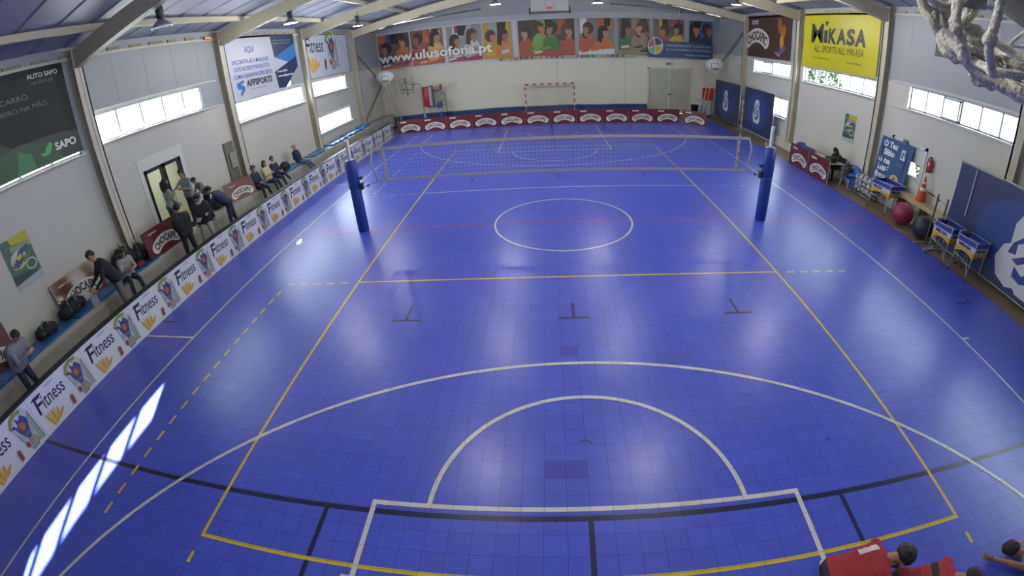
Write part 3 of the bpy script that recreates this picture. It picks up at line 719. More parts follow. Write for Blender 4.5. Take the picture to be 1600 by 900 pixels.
# loose lower right corner
mesh = a.build('banner')
tag(mesh, 'white and blue sports shop banner high on the left wall above the second strip window', 'banner')
bm = bmesh.new(); bm.from_mesh(mesh.data)
g = list(bm.verts) + list(bm.edges) + list(bm.faces)
bmesh.ops.bisect_plane(bm, geom=g, plane_co=(0, 6.78, 3.96), plane_no=Vector((0, 1.0, -1.6)).normalized(), clear_outer=True)
bm.to_mesh(mesh.data); bm.free()
# white cereal banner
a = wallart(-1, 9.0, 13.95, 4.12, 6.24, mat('banner_white', (0.5, 0.54, 0.62))); L = lambda y: y - 9.0
fitness_art(a, 2.55, -0.10 * 2.55 + 0.1, 0.05 * 2.5)
tag(a.build('banner'), 'white cereal banner with wheat high on the left wall above two strip windows', 'banner')
# brown cereal banner right
a = wallart(1, 9.62, 14.45, 4.12, 6.30, mat('banner_brown', hx('49332f'), 0.45)); U = lambda y: 14.45 - y
choco_art(a, 2.45, 0.1 - 0.9, 0.28, False)
a.rect(U(13.98), 5.86 - 4.12, U(13.2), 6.08 - 4.12, PALEB); a.text('NESTLÉ', U(13.9), 5.90 - 4.12, 0.62, 0.13, ink('4a4a55'), bold=0.02)
# cereal splash instead of a figure
for k, (yy, zz, r1, r2, c, ro) in enumerate(((10.75, 5.75, 0.22, 0.42, '8a5a24', 0.3), (10.35, 5.45, 0.20, 0.34, '9a6a2a', -0.2), (10.5, 4.95, 0.20, 0.36, 'b08a1e', 0.1), (10.45, 4.55, 0.42, 0.14, '5a587a', 0.5), (10.85, 4.35, 0.3, 0.07, '8c8398', -0.3))):
    a.oval(U(yy), zz - 4.12, r1, r2, ink(c), ro)
tag(a.build('banner'), 'brown cereal banner with a white arch high on the right wall near the back corner', 'banner')
# yellow ball maker banner
YEL = mat('banner_yellow', hx('b8b41f'), 0.4, noise=0.05, nscale=0.7)
a = wallart(1, 3.28, 8.48, 4.0, 6.30, YEL); U = lambda y: 8.48 - y; Z = lambda z: z - 4.0; K = ink('2b2f33')
vs = [(U(7.83), Z(5.04), 0.92, 0.80, 'M'), (U(6.85), Z(5.06), 0.26, 0.52, 'I'), (U(6.52), Z(5.04), 0.58, 0.62, 'K'), (U(5.92), Z(5.04), 0.64, 0.62, 'A'), (U(5.26), Z(5.03), 0.54, 0.64, 'S'), (U(4.70), Z(5.02), 0.68, 0.64, 'A')]
for (u_, v_, w_, h_, c_) in vs: a.text(c_, u_, v_, w_, h_, K, bold=0.02 if c_ == 'M' else 0.045)
st = []
for i in range(10):
    r_ = 0.17 if i % 2 == 0 else 0.07; t_ = PI / 2 + i * PI / 5; st.append((U(6.68) + r_ * math.cos(t_), Z(5.86) + r_ * math.sin(t_)))
a.poly(st, K); a.text('ALL SPORTS ALL MIKASA', U(7.55), Z(4.66), 3.45, 0.28, ink('4a4c22'), bold=0.0, shear=0.1)
a.text('www.affsports.pt', U(7.6), Z(4.36), 1.3, 0.11, ink('5c5c20')); a.text('www.aff.pt', U(5.15), Z(4.32), 0.95, 0.11, ink('5c5c20'))
tag(a.build('banner'), 'yellow sports ball banner with black lettering high on the right wall', 'banner')
mb = Art(0.85, 0.72, ink('35403a'), 0.02, (XR - 0.03, 0.57, 5.06), (0, -1, 0), (0, 0, 1)); tag(mb.build('notice_board'), 'small dark green board high on the right wall behind the basketball net', 'board')

# university banner along the back wall
a = Art(21.62, 2.55, mat('banner_uni_white', (0.50, 0.50, 0.54), 0.5), 0.02, (-10.9, YB - 0.05, 3.66), (1, 0, 0), (0, 0, 1))
rd = random.Random(3); X = lambda x: x + 10.9
SK = [ink(c) for c in ('9a6b4e', 'a8775a', '8a5b45', 'b0805f', 'a56a45')]; HA = [ink(c) for c in ('2a1e1c', '3a2a22', '1f1a1e', '4a3526')]
secs = [(-10.85, -8.72, '5c4a4a'), (-8.62, -6.52, '7c5040'), (-6.25, -4.10, '87888a'), (-3.95, -2.20, 'a8922f'), (-1.75, 1.72, '3c352c'), (1.98, 4.18, '77756e'), (4.45, 6.42, '6b5a4a'), (6.70, 8.62, '6a5a55'), (8.98, 10.55, '2f5a90')]
cl = [('4a4a8a', 'b5663a', '35302f'), ('b5663a', 'a04a35', 'd0a060'), ('b8b8b8', '8a3a4a', '9a9aa0'), ('c0a030', 'c07a3a', '8a97a0'), ('3f6f35', 'a04a30', '6a9a4a'), ('b06a3a', 'c5c5c5', 'a5533a'), ('3a6a45', '8a7a60', '2f2a28'), ('2f4a5a', 'a8405a', 'b59a50'), ('1f3550', '6aa0a0', '2a2f35')]
for i, (x0, x1, c) in enumerate(secs):
    w_ = x1 - x0; zb_, zt_ = (0.14, 2.42)
    a.rect(X(x0), zb_, X(x1), zt_, ink(c)); c1, c2, c3 = (ink(q_) for q_ in cl[i])
    a.rect(X(x0), zb_ , X(x1), zb_ + 0.35, c2)
    xa, xb = X(x0), X(x1); cl_ = lambda q: min(max(q, xa), xb)
    for k in range(4):  # shelves, light and colour fields behind the figures
        u_ = xa + w_ * rd.uniform(0.0, 0.75); v_ = rd.uniform(1.3, 2.0); a.poly([(cl_(u_), v_), (cl_(u_ + rd.uniform(0.3, 0.7)), v_ + rd.uniform(-0.1, 0.1)), (cl_(u_ + rd.uniform(0.3, 0.6)), 2.42), (cl_(u_ + rd.uniform(-0.1, 0.1)), 2.42)], (c1, c2, c3, HA[2])[k])
    npn = 4 if w_ > 3 else 2
    for k in range(npn):
        px = xa + w_ * (k + 0.5) / npn + rd.uniform(-0.15, 0.15); pz = 1.72 + rd.uniform(-0.28, 0.18); bw = w_ / npn * 0.62; t_ = rd.uniform(-0.5, 0.5)
        a.poly([(cl_(px - bw), 0.40), (cl_(px + bw), 0.40), (cl_(px + bw * 0.9), pz - 0.75), (cl_(px + 0.22), pz - 0.30), (cl_(px - 0.18), pz - 0.28), (cl_(px - bw * 0.9), pz - 0.62)], (c1, c2, c3)[(k + i) % 3])
        sd = -1 if rd.random() < 0.5 else 1
        hx0 = min(max(px - sd * 0.08, xa + 0.36), xb - 0.36); a.oval(hx0, min(pz + 0.08, 2.02), 0.34, 0.39, HA[(i + k) % 4], t_, 18)
        if rd.random() < 0.5: a.poly([(cl_(hx0 - 0.32), pz + 0.05), (cl_(hx0 - 0.02), pz), (cl_(hx0 - 0.10), pz - 0.62), (cl_(hx0 - 0.38), pz - 0.50)], HA[(i + k) % 4])
        fx = min(max(px + sd * 0.08, xa + 0.24), xb - 0.24); a.oval(fx, pz - 0.03, 0.19, 0.28, SK[(i * 2 + k) % 5], t_, 18); a.poly([(cl_(fx - 0.08), pz - 0.25), (cl_(fx + 0.08), pz - 0.25), (cl_(fx + 0.10), pz - 0.45), (cl_(fx - 0.10), pz - 0.42)], SK[(i * 2 + k) % 5])
        a.poly([(cl_(fx - 0.16), pz + 0.12), (cl_(fx + 0.17), pz + 0.14), (cl_(fx + 0.10), pz + 0.26), (cl_(fx - 0.12), pz + 0.25)], HA[(i + k) % 4])
        a.poly([(cl_(px - bw * 0.9), pz - 1.05), (cl_(px + sd * bw), 0.62), (cl_(px + sd * bw), 0.50), (cl_(px - bw * 0.6), pz - 1.18)], SK[(i + k) % 5])
    a.poly([(xa, 0.14), (xb, 0.14), (xb, 0.50), (xa, 0.40)], c2)
    for k in range(5):
        u_ = xa + w_ * rd.uniform(0.0, 0.8); v_ = rd.uniform(0.2, 0.6); a.poly([(cl_(u_), v_), (cl_(u_ + 0.5), v_ + 0.08), (cl_(u_ + 0.42), v_ + 0.20), (cl_(u_ - 0.05), v_ + 0.12)], (c3, c1, ink('c8c4b4'), c3, c1)[k])
# book spines strip
cs = [ink(c) for c in ('b0a060', '8a5a70', '6a9aa5', '30303a', 'c0b8a0', '7a9a50', 'a06a5a')]
n_ = 96
for k in range(n_):
    u0 = X(-3.1) + (5.55 + 3.1) * k / n_; a.rect(u0, -0.02, u0 + 0.083, 0.13, cs[(k * 5 + k // 3) % 7])
a.text('www.ulusofona.pt', X(-10.75), 0.40, 7.35, 0.78, ink('dcd8d2'), bold=0.03)
a.rect(X(6.3), 0.0, X(10.55), 1.02, ink('2c3f66'))
a.text('UNIVERSIDADE LUSÓFONA', X(7.45), 0.70, 2.95, 0.18, ink('aab4c8')); a.text('de Humanidades e Tecnologias', X(7.45), 0.42, 2.95, 0.17, ink('aab4c8')); a.text('Humani nihil alienum', X(8.75), 0.14, 1.65, 0.13, ink('aab4c8'))
cx_, cz_ = X(6.75), 0.72
a.oval(cx_, cz_, 0.50, 0.56, ink('b9bcc6'))
for (a0, a1, c) in ((0.62 * PI, 1.05 * PI, 'a83a48'), (1.12 * PI, 1.45 * PI, '5a9a6a'), (1.52 * PI, 2.02 * PI, 'c0a030'), (0.08 * PI, 0.55 * PI, '2c3f66')):
    pts = [(cx_ + 0.03 * math.cos((a0 + a1) / 2), cz_ + 0.03 * math.sin((a0 + a1) / 2))] + [(cx_ + 0.44 * math.cos(a0 + (a1 - a0) * k / 10), cz_ + 0.5 * math.sin(a0 + (a1 - a0) * k / 10)) for k in range(11)]
    a.poly(pts, ink(c))
for t_ in (0.75 * PI, 0.9 * PI, 1.28 * PI): a.poly([(cx_ + 0.04, cz_), (cx_ + 0.5 * math.cos(t_), cz_ + 0.55 * math.sin(t_)), (cx_ + 0.5 * math.cos(t_ + 0.06), cz_ + 0.55 * math.sin(t_ + 0.06))], ink('b9bcc6'))
tag(a.build('banner'), 'long university banner of study pictures hung across the back wall above the goal', 'banner')
mb = MB(); mb.box(-10.95, 10.8, YB - 0.07, YB, 6.22, 6.52, mat('back_trim', (0.40, 0.41, 0.46), 0.6)); trim(mb)

# sports posters
def poster(side, y0, y1, z0, z1, lab):
    a = wallart(side, y0, y1, z0, z1, ink('4a6a55'), 0.004, 0.008); w_, h_ = y1 - y0, z1 - z0; q = lambda u, v: (u * w_, v * h_)
    P_ = lambda pts, c: a.poly([q(*p) for p in pts], ink(c))
    P_([(0, 0), (1, 0), (1, 0.16), (0.5, 0.20), (0, 0.12)], 'a3adb0'); P_([(0.35, 0.86), (1, 0.80), (1, 1), (0.30, 1)], 'b5a92e'); P_([(0.25, 0.74), (1, 0.70), (1, 0.80), (0.3, 0.84)], '8f9a6a')
    a.oval(*q(0.42, 0.55), 0.30 * w_, 0.17 * h_, ink('b9bfae'), 0.4); a.oval(*q(0.38, 0.50), 0.26 * w_, 0.10 * h_, ink('b5a82a'), 0.4)
    P_([(0.12, 0.46), (0.35, 0.58), (0.50, 0.70), (0.85, 0.76), (0.90, 0.70), (0.62, 0.62), (0.58, 0.50), (0.30, 0.40)], '4a4a80'); P_([(0.35, 0.60), (0.55, 0.64), (0.58, 0.56), (0.40, 0.53)], 'c0b02a')
    P_([(0.60, 0.56), (0.95, 0.62), (0.80, 0.50), (0.55, 0.44)], '5f7f4a')
    a.oval(*q(0.76, 0.36), 0.20 * w_, 0.115 * h_, ink('b9c4bd')); a.oval(*q(0.76, 0.36), 0.155 * w_, 0.088 * h_, ink('4f5f4c'))
    a.text('Desporto', 0.12 * w_, 0.82 * h_, 0.4 * w_, 0.045 * h_, ink('8fa39a')); P_([(0.0, 0.30), (0.55, 0.26), (0.9, 0.16), (0, 0.12)], '2f4a45')
    tag(a.build('poster'), lab, 'poster')
poster(-1, -6.36, -5.62, 1.92, 3.0, 'green and yellow sports poster taped to the left wall near the picture edge')
poster(1, 4.09, 4.82, 1.46, 2.5, 'green and yellow sports poster taped to the right wall above the score table')

# lusófona board leaning by the right door
t = thing('display_board', 'blue university slogan board leaning against the right door', 'board', (10.90, 2.36, 0.70))
a = Art(1.62, 1.52, mat('board_blue', hx('2f4f80'), 0.4), 0.03, (0, 0, 0), (0, -1, 0), (0.12, 0, 1)); c = ink('d5dadb')
for (s_, u, v, w_, h_) in (('O Teu', 0.16, 1.20, 0.72, 0.22), ('Sítio', 0.26, 0.93, 0.56, 0.22), ('é na', 0.10, 0.66, 0.62, 0.20), ('Lusó', 0.16, 0.40, 0.60, 0.22), ('fona', 0.10, 0.13, 0.62, 0.22)): a.text(s_, u, v, w_, h_, c, bold=0.05)
a.rect(1.12, 0.98, 1.36, 1.30, c); a.poly([(1.16, 1.02), (1.24, 1.02), (1.24, 1.26), (1.16, 1.2)], mat('board_blue', (0, 0, 0))); a.poly([(1.28, 1.08), (1.33, 1.08), (1.33, 1.26), (1.28, 1.26)], mat('board_blue', (0, 0, 0)))
for k in range(2): a.rect(1.0, 0.80 - 0.05 * k, 1.40, 0.81 - 0.05 * k, ink('6f87ab'))
a.oval(1.12, 0.22, 0.24, 0.22, ink('c5b98a')); a.oval(1.12, 0.22, 0.08, 0.16, ink('8a5a50'))
a.build('printed_panel', t); 
for yy in (-1.4, -0.2): mb = MB(); mb.tube([(0.10, yy, 1.3), (0.02, yy, -0.68)], 0.015, DARK, 6); mb.build('stand_leg', t)

# blue bank banners on frames
def knot(a, cx, cy, k, m, cut, sxk=1.35):
    """rounded looping emblem with an S shaped slit"""
    def P_(pts): return [(cx + x * k * sxk, cy + y * k) for x, y in pts]
    a.poly(P_([(-0.10, 1.0), (0.12, 1.0), (0.30, 0.86), (0.34, 0.55), (0.22, 0.36), (0.40, 0.22), (0.50, -0.1), (0.50, -0.72), (0.34, -1.0), (0.02, -1.0), (-0.05, -0.9), (-0.18, -1.0), (-0.40, -0.86), (-0.52, -0.45), (-0.44, -0.05), (-0.34, 0.05), (-0.36, 0.55), (-0.28, 0.84)]), m)
    for pts in ([(-0.02, 0.70), (0.12, 0.62), (0.10, 0.45), (-0.04, 0.33), (-0.22, 0.12), (-0.20, -0.14), (-0.34, -0.18), (-0.30, 0.1), (-0.16, 0.36), (0.0, 0.52)],
                [(-0.16, -0.40), (0.0, -0.52), (0.12, -0.36), (0.20, -0.16), (0.20, 0.14), (0.34, 0.18), (0.34, -0.28), (0.22, -0.56), (0.02, -0.72), (-0.14, -0.66)],
                [(0.02, 0.20), (0.12, 0.26), (0.06, -0.10), (-0.12, -0.34), (-0.24, -0.28), (-0.06, -0.06)]): a.poly(P_(pts), cut)
CB = mat('banner_bank_blue', hx('223058'), 0.45, noise=0.35, nscale=0.6); CB2 = mat('banner_bank_mid', hx('25407a'), 0.45, noise=0.2, nscale=0.6); CBW = ink('c2c8cc')
SIL = mat('silver_tube', (0.55, 0.57, 0.58), 0.35, metal=0.6)
def bank(y1, w, h, x, z0, lab, lean, kx, ky, ks, grp=None):
    t = thing('banner_stand', lab, 'banner', (x, y1, 0))
    V = Vector((lean, 0, 1)); a = Art(w, h, CB, 0.012, (0, 0, z0), (0, -1, 0), V)
    a.oval(w * kx, h * 0.5, w * 0.36, h * 0.42, CB2, 0, 28); knot(a, w * kx, h * ky, ks, CBW, CB2, 1.35 if ks < 0.9 else 1.9); a.build('printed_cloth', t)
    mb = MB()
    for u in (-0.04, w + 0.04):
        mb.tube([(0.03, -u, 0.02), (0.03 + lean * (h + z0), -u, h + z0 + 0.05)], 0.022, SIL); mb.box(-0.18, 0.18, -u - 0.03, -u + 0.03, 0.0, 0.03, SIL)
    mb.tube([(0.03 + lean * (h + z0), 0.04, h + z0 + 0.03), (0.03 + lean * (h + z0), -w - 0.04, h + z0 + 0.03)], 0.016, SIL); mb.tube([(0.03, 0.04, z0 - 0.03), (0.03, -w - 0.04, z0 - 0.03)], 0.016, SIL)
    mb.build('tube_frame', t)
    return t
bank(17.9, 3.85, 2.25, 10.62, 0.18, 'blue bank banner on a silver frame beside the red fire cabinet corner', 0.0, 0.47, 0.50, 0.62)
bank(13.35, 3.45, 2.25, 10.62, 0.20, 'blue bank banner on a silver frame between the back corner and the score table', 0.0, 0.47, 0.50, 0.62)
t = bank(-1.75, 5.2, 2.35, 10.50, 0.12, 'large dark blue bank banner on a silver frame at the right edge of the picture', 0.02, 0.55, 0.45, 0.95)
mb = MB(); mb.box(-0.01, 0.0, -0.62, -0.59, 1.2, 2.45, ink('aab2ba')); mb.build('pale_seam', t)
# ---------------------------------------------------------------- volleyball net and posts
PADB = mat('pad_blue', hx('223b88'), 0.4, noise=0.08, nscale=4); TAPE = mat('net_tape', hx('a9a69c'), 0.7, noise=0.05); CORD = mat('net_cord', (0.10, 0.12, 0.17), 0.8); ROPE = mat('steel_rope', (0.05, 0.05, 0.06), 0.5)
WPAINT = mat('white_paint', (0.60, 0.61, 0.62), 0.4, noise=0.05); BLOCKY = ink('c9ccd4')
def vpost(x, lab, side):
    t = thing('net_post', lab, 'volleyball post', (x, 0, 0))
    mb = MB(); mb.lathe([(0.052, 0.0), (0.052, 2.52), (0.045, 2.55), (0.0, 2.55)], WPAINT, n=20); mb.box(-0.02, 0.02, -0.075, -0.045, 1.0, 2.5, ALU); mb.build('pole', t)
    mb = MB(); n = 6; R = 0.155  # hexagonal padding, in two pieces
    mb.lathe([(R * 0.9, 0.0), (R, 0.02), (R, 1.20), (R * 0.96, 1.22)], PADB, n=10); mb.lathe([(R * 0.96, 1.22), (R * 1.03, 1.24), (R * 1.03, 1.97), (R * 0.9, 2.0), (0.05, 2.0)], PADB, n=10)
    mb.build('pad', t)
    a = Art(0.7, 0.10, BLOCKY, 0, (side * 0.165, -0.05, 1.22), (0, 0, 1), (0, 1, 0)) if side > 0 else Art(0.7, 0.10, BLOCKY, 0, (-0.165, 0.05, 1.22), (0, 0, 1), (0, -1, 0))
    a.text('SPORTS', 0.0, 0.0, 0.66, 0.10, BLOCKY, bold=0.03); a.build('pad_lettering', t)
    mb = MB(); mb.box(-side * 0.20 - 0.03, -side * 0.20 + 0.03, -0.06, 0.06, 1.18, 1.36, DARK); mb.lathe([(0.0, -0.04), (0.04, -0.04), (0.04, 0.04), (0, 0.04)], DARK, (-side * 0.22, 0, 1.5), 12, axis='y'); mb.tube([(-side * 0.22, 0.06, 1.3), (-side * 0.22, 0.16, 1.3), (-side * 0.22, 0.16, 1.42)], 0.012, ALU, 6)
    wbx = mb.build('winch', t)
vpost(-5.44, 'left volleyball net post with blue padding', -1); vpost(5.42, 'right volleyball net post with blue padding', 1)
t = thing('volleyball_net', 'volleyball net with pale tapes stretched across the court', 'volleyball net')
HT, HB, HX = 2.24, 1.35, 4.78
mb = MB(); nx = int(2 * HX / 0.1)
for k in range(1, nx): x = -HX + 2 * HX * k / nx; mb.tube([(x, 0, HB), (x, 0, HT)], 0.0030, CORD, 4, caps=False)
for k in range(1, 9): z = HB + (HT - HB) * k / 9; mb.tube([(-HX, 0, z), (HX, 0, z)], 0.0030, CORD, 4, caps=False)
o = mb.build('net_mesh', t); o['kind'] = 'stuff'
mb = MB(); mb.bbox(-HX, HX, -0.008, 0.008, HT - 0.07, HT, TAPE, 0.003); mb.build('top_tape', t)
mb = MB(); mb.bbox(-HX, HX, -0.008, 0.008, HB, HB + 0.05, TAPE, 0.003); mb.build('bottom_tape', t)
for x in (-4.5, 4.5): mb = MB(); mb.bbox(x - 0.035, x + 0.035, -0.013, 0.013, HB - 0.04, HT + 0.02, TAPE, 0.003); mb.build('side_band', t)
for s in (-1, 1): mb = MB(); mb.tube([(s * HX, 0, HT - 0.02), (s * (HX + 0.10), 0, (HT + HB) / 2 + 0.1), (s * (HX - 0.02), 0, HB + 0.02)], 0.022, TAPE, 6); mb.build('edge_rope', t)
for s in (-1, 1):
    mb = MB(); mb.tube([(s * HX, 0, HT - 0.03), (s * 5.3, 0, HT - 0.05)], 0.006, ROPE, 6); mb.build('tension_rope', t); mb = MB(); mb.tube([(s * (HX - 0.02), 0, HB + 0.02), (s * 5.03, 0, HB - 0.07), (s * 5.04, 0, HB - 0.07), (s * 5.08, 0, HB - 0.09), (s * 5.09, 0, HB - 0.09), (s * 5.22, 0, HB - 0.12)], [0.007, 0.007, 0.035, 0.035, 0.007, 0.007], ROPE, 6); mb.build('tension_rope', t)
mb = MB(); rc = (ink('7f5a60'), ink('b9babc'))
for k in range(18): mb.tube([(4.5, -0.02, HB + 0.1 * k), (4.5, -0.02, HB + 0.1 * k + 0.1)], 0.01, rc[k % 2], 6)
mb.build('antenna', t)

# ---------------------------------------------------------------- far end: goal, mats, side baskets, stands
RED = ink('b3402c'); WHP = ink('c9c8c0')
t = thing('handball_goal', 'small red and white striped goal against the back wall', 'goal', (0, 18.35, 0))
mb = MB(); e = 0.04
def stripes(a, b, axis, n):
    for k in range(n):
        p = [a[i] + (b[i] - a[i]) * k / n for i in range(3)]; q = [a[i] + (b[i] - a[i]) * (k + 1) / n for i in range(3)]
        lo = [min(p[i], q[i]) - (0 if i == axis else e) for i in range(3)]; hi = [max(p[i], q[i]) + (0 if i == axis else e) for i in range(3)]
        mb.box(lo[0], hi[0], lo[1], hi[1], lo[2], hi[2], RED if k % 2 == 0 else WHP)
stripes((-1.51, 0, 0), (-1.51, 0, 2.08), 2, 10); mb.build('goal_post', t); mb = MB(); stripes((1.57, 0, 0), (1.57, 0, 2.08), 2, 10); mb.build('goal_post', t)
mb = MB(); stripes((-1.51, 0, 2.04), (1.57, 0, 2.04), 0, 13); mb.build('crossbar', t)
DG = mat('goal_steel', (0.22, 0.24, 0.22), 0.5)
for x in (-1.5, 1.56): mb = MB(); mb.tube([(x, 0.03, 2.0), (x + 0.02, 0.2, 1.2), (x + 0.03, 0.28, 0.03), (x, 0.03, 0.03)], 0.018, DG); mb.build('back_frame', t)
mb = MB(); NTC = mat('goal_net', (0.42, 0.42, 0.38), 0.9)
for k in range(27):
    x = -1.5 + 3.06 * k / 26; mb.tube([(x, 0.05, 2.0 - 0.12 * math.sin(PI * k / 26)), (x, 0.18, 1.2), (x, 0.27, 0.05)], 0.0022, NTC, 4, caps=False)
for k in range(16):
    q_ = k / 15; z = 1.98 - 1.9 * q_; y = 0.05 + 0.22 * q_; mb.tube([(-1.5, y, z), (0, y + 0.01, z - 0.10 * (1 - q_)), (1.56, y, z)], 0.0022, NTC, 4, caps=False)
mb.tube([(-1.5, 0.05, 2.0), (-0.7, 0.08, 1.86), (0.1, 0.1, 1.84), (0.9, 0.08, 1.88), (1.55, 0.05, 2.0)], 0.012, DG, 6)
o = mb.build('goal_net', t); o['kind'] = 'stuff'
MATB = mat('mat_navy', hx('22386e'), 0.4, noise=0.12, nscale=2)
xs = [-10.95, -8.45, -6.4, -4.1, -1.6, 0.5, 2.1, 4.0, 6.32]
lb = ['in the back left corner', 'behind the referee stand', 'right of the referee stand', 'left of the goal', 'inside the left half of the goal', 'inside the right half of the goal', 'right of the goal', 'next to the grey double door']
for i in range(8):
    mb = MB(); mb.bbox(xs[i] + 0.01, xs[i + 1] - 0.01, 18.68, 18.93, 0.0, 0.60 + 0.02 * (i % 2), MATB, 0.03)
    mb.box(xs[i] + 0.3, xs[i + 1] - 0.3, 18.672, 18.68, 0.30, 0.315, ink('1a2a58'))
    tag(mb.build('gym_mat'), 'blue padded mat standing along the back wall, ' + lb[i], 'gym mat', 'blue mats along the back wall')

BW = mat('board_white', (0.62, 0.64, 0.66), 0.35); HOOP = ink('b04a35')
def fan_board(T, t, n=28):
    """fan shaped backboard with black outline and hoop, facing -y"""
    pts = []
    for k in range(n + 1): a = PI * (0.0 + k / n); pts.append((0.56 * math.cos(a), 0.08 + 0.34 * math.sin(a)))
    pts += [(-0.54, -0.02), (-0.26, -0.32), (0.26, -0.32), (0.54, -0.02)]
    R = Matrix.Rotation(PI / 2, 4, 'X')
    mb = MB(); mb.prism(pts, T @ R, 0.03, BW)
    w_ = []
    for k in range(len(pts)):
        a, b = pts[k], pts[(k + 1) % len(pts)]; s0, s1 = 0.86, 0.81
        w_ = [(a[0] * s0, a[1] * s0), (b[0] * s0, b[1] * s0), (b[0] * s1, b[1] * s1), (a[0] * s1, a[1] * s1)]
        mb.add([T @ Vector((p[0], -0.034, p[1])) for p in w_], [(0, 1, 2, 3)], BLKP)
    for (x0, x1, z0, z1) in ((-0.24, 0.24, 0.12, 0.15), (-0.24, -0.21, -0.18, 0.15), (0.21, 0.24, -0.18, 0.15), (-0.24, 0.24, -0.18, -0.15)):
        mb.add([T @ Vector((x, -0.035, z)) for x, z in ((x0, z0), (x1, z0), (x1, z1), (x0, z1))], [(0, 1, 2, 3)], BLKP)
    mb.build('backboard', t)
    mb = MB(); c = [(T @ Vector((0.225 * math.cos(k * PI / 10), -0.32 + 0.225 * math.sin(k * PI / 10), -0.20))) for k in range(20)]
    mb.tube(c, 0.012, HOOP, 6, closed=True); mb.box(-0.16, 0.16, -0.09, -0.034, -0.24, -0.15, HOOP, T); mb.build('hoop', t)
    mb = MB()
    for k in range(12):
        a = k * PI / 6; b = a + PI / 12; mb.tube([T @ Vector((0.22 * math.cos(a), -0.32 + 0.22 * math.sin(a), -0.21)), T @ Vector((0.16 * math.cos(b), -0.32 + 0.16 * math.sin(b), -0.38)), T @ Vector((0.11 * math.cos(a), -0.32 + 0.11 * math.sin(a), -0.55))], 0.006, WHP, 4)
        b = a - PI / 12; mb.tube([T @ Vector((0.22 * math.cos(a), -0.32 + 0.22 * math.sin(a), -0.21)), T @ Vector((0.16 * math.cos(b), -0.32 + 0.16 * math.sin(b), -0.38)), T @ Vector((0.11 * math.cos(a), -0.32 + 0.11 * math.sin(a), -0.55))], 0.006, WHP, 4)
    mb.build('hoop_net', t)
def side_basket(x, y, s, lab):
    t = thing('basketball_stand', lab, 'basketball hoop', (x, y, 0))
    fan_board(Matrix.Translation((0, 0, 3.34)), t)
    mb = MB()
    for dx in (-0.10, 0.10):
        mb.tube([(dx, 0.05, 3.2), (dx - s * 0.05 + 0.0, 0.35, 2.6), (dx * 1.6 - s * 0.35, 0.95, 0.05)], 0.024, WHP)
    mb.tube([(0, 0.05, 3.45), (-s * 0.2, 0.6, 2.9), (-s * 0.1, 0.95, 1.8), (-s * 0.3, 1.25, 0.05)], 0.026, WHP)
    for k in range(5): z = 0.6 + 0.5 * k; mb.tube([(-0.13 - s * (0.33 - 0.055 * k), 1.0 - 0.14 * k, z), (0.13 - s * (0.33 - 0.055 * k), 1.0 - 0.14 * k, z)], 0.012, WHP, 6)
    mb.build('support_poles', t)
    mb = MB(); mb.bbox(-0.55 - s * 0.35, 0.45 - s * 0.2, 0.70, 1.32, 0.0, 0.06, DARK, 0.01); mb.build('base', t)
side_basket(-9.98, 17.0, -1, 'white fan-shaped basketball board on poles in the back left corner')
side_basket(10.12, 17.0, 1, 'white fan-shaped basketball board on poles in the back right corner')

# thin black tubular frame on a pole
t = thing('folded_hoop_frame', 'thin black tubular frame on a bent pole left of the red padded stand', 'metal frame', (-9.0, 18.2, 0))
mb = MB(); r = 0.014
sq = [(-0.48, 0, 3.05), (0.42, 0, 3.12), (0.40, 0, 2.12), (-0.46, 0, 2.16)]
mb.tube(sq, r, DARK, 6, closed=True)
c = [(0.04 + 0.36 * math.cos(k * PI / 9), 0.05 * math.sin(k), 2.62 + 0.28 * math.sin(k * PI / 9)) for k in range(18)]; mb.tube(c, r, DARK, 6, closed=True)
for a, b in (((-0.12, 0, 3.15), (-0.02, -0.05, 2.02)), ((-0.05, -0.05, 3.15), (0.05, -0.1, 2.02)), ((-0.2, 0, 2.85), (0.42, 0, 2.62)), ((-0.46, 0, 2.4), (0.42, 0.0, 2.3)), ((-0.16, 0, 2.5), (-0.3, 0, 2.16)), ((0.0, -0.1, 2.02), (0.02, -0.1, 1.9))): mb.tube([a, b], r * 1.1, DARK, 6)
mb.build('hoop_frame', t); mb = MB(); mb.tube([(0.42, 0, 2.66), (0.78, 0, 2.68), (0.92, 0, 2.55), (0.93, 0, 1.2), (0.95, 0, 0.03)], 0.022, mat('dull_steel', (0.14, 0.14, 0.14), 0.5)); mb.tube([(0.95, 0, 0.75), (0.98, -0.05, 0.4)], 0.06, mat('plastic_wrap', (0.35, 0.42, 0.45), 0.3)); mb.build('pole', t)
mb = MB(); mb.box(0.6, 1.3, -0.2, 0.2, 0, 0.04, DARK); mb.build('base', t)
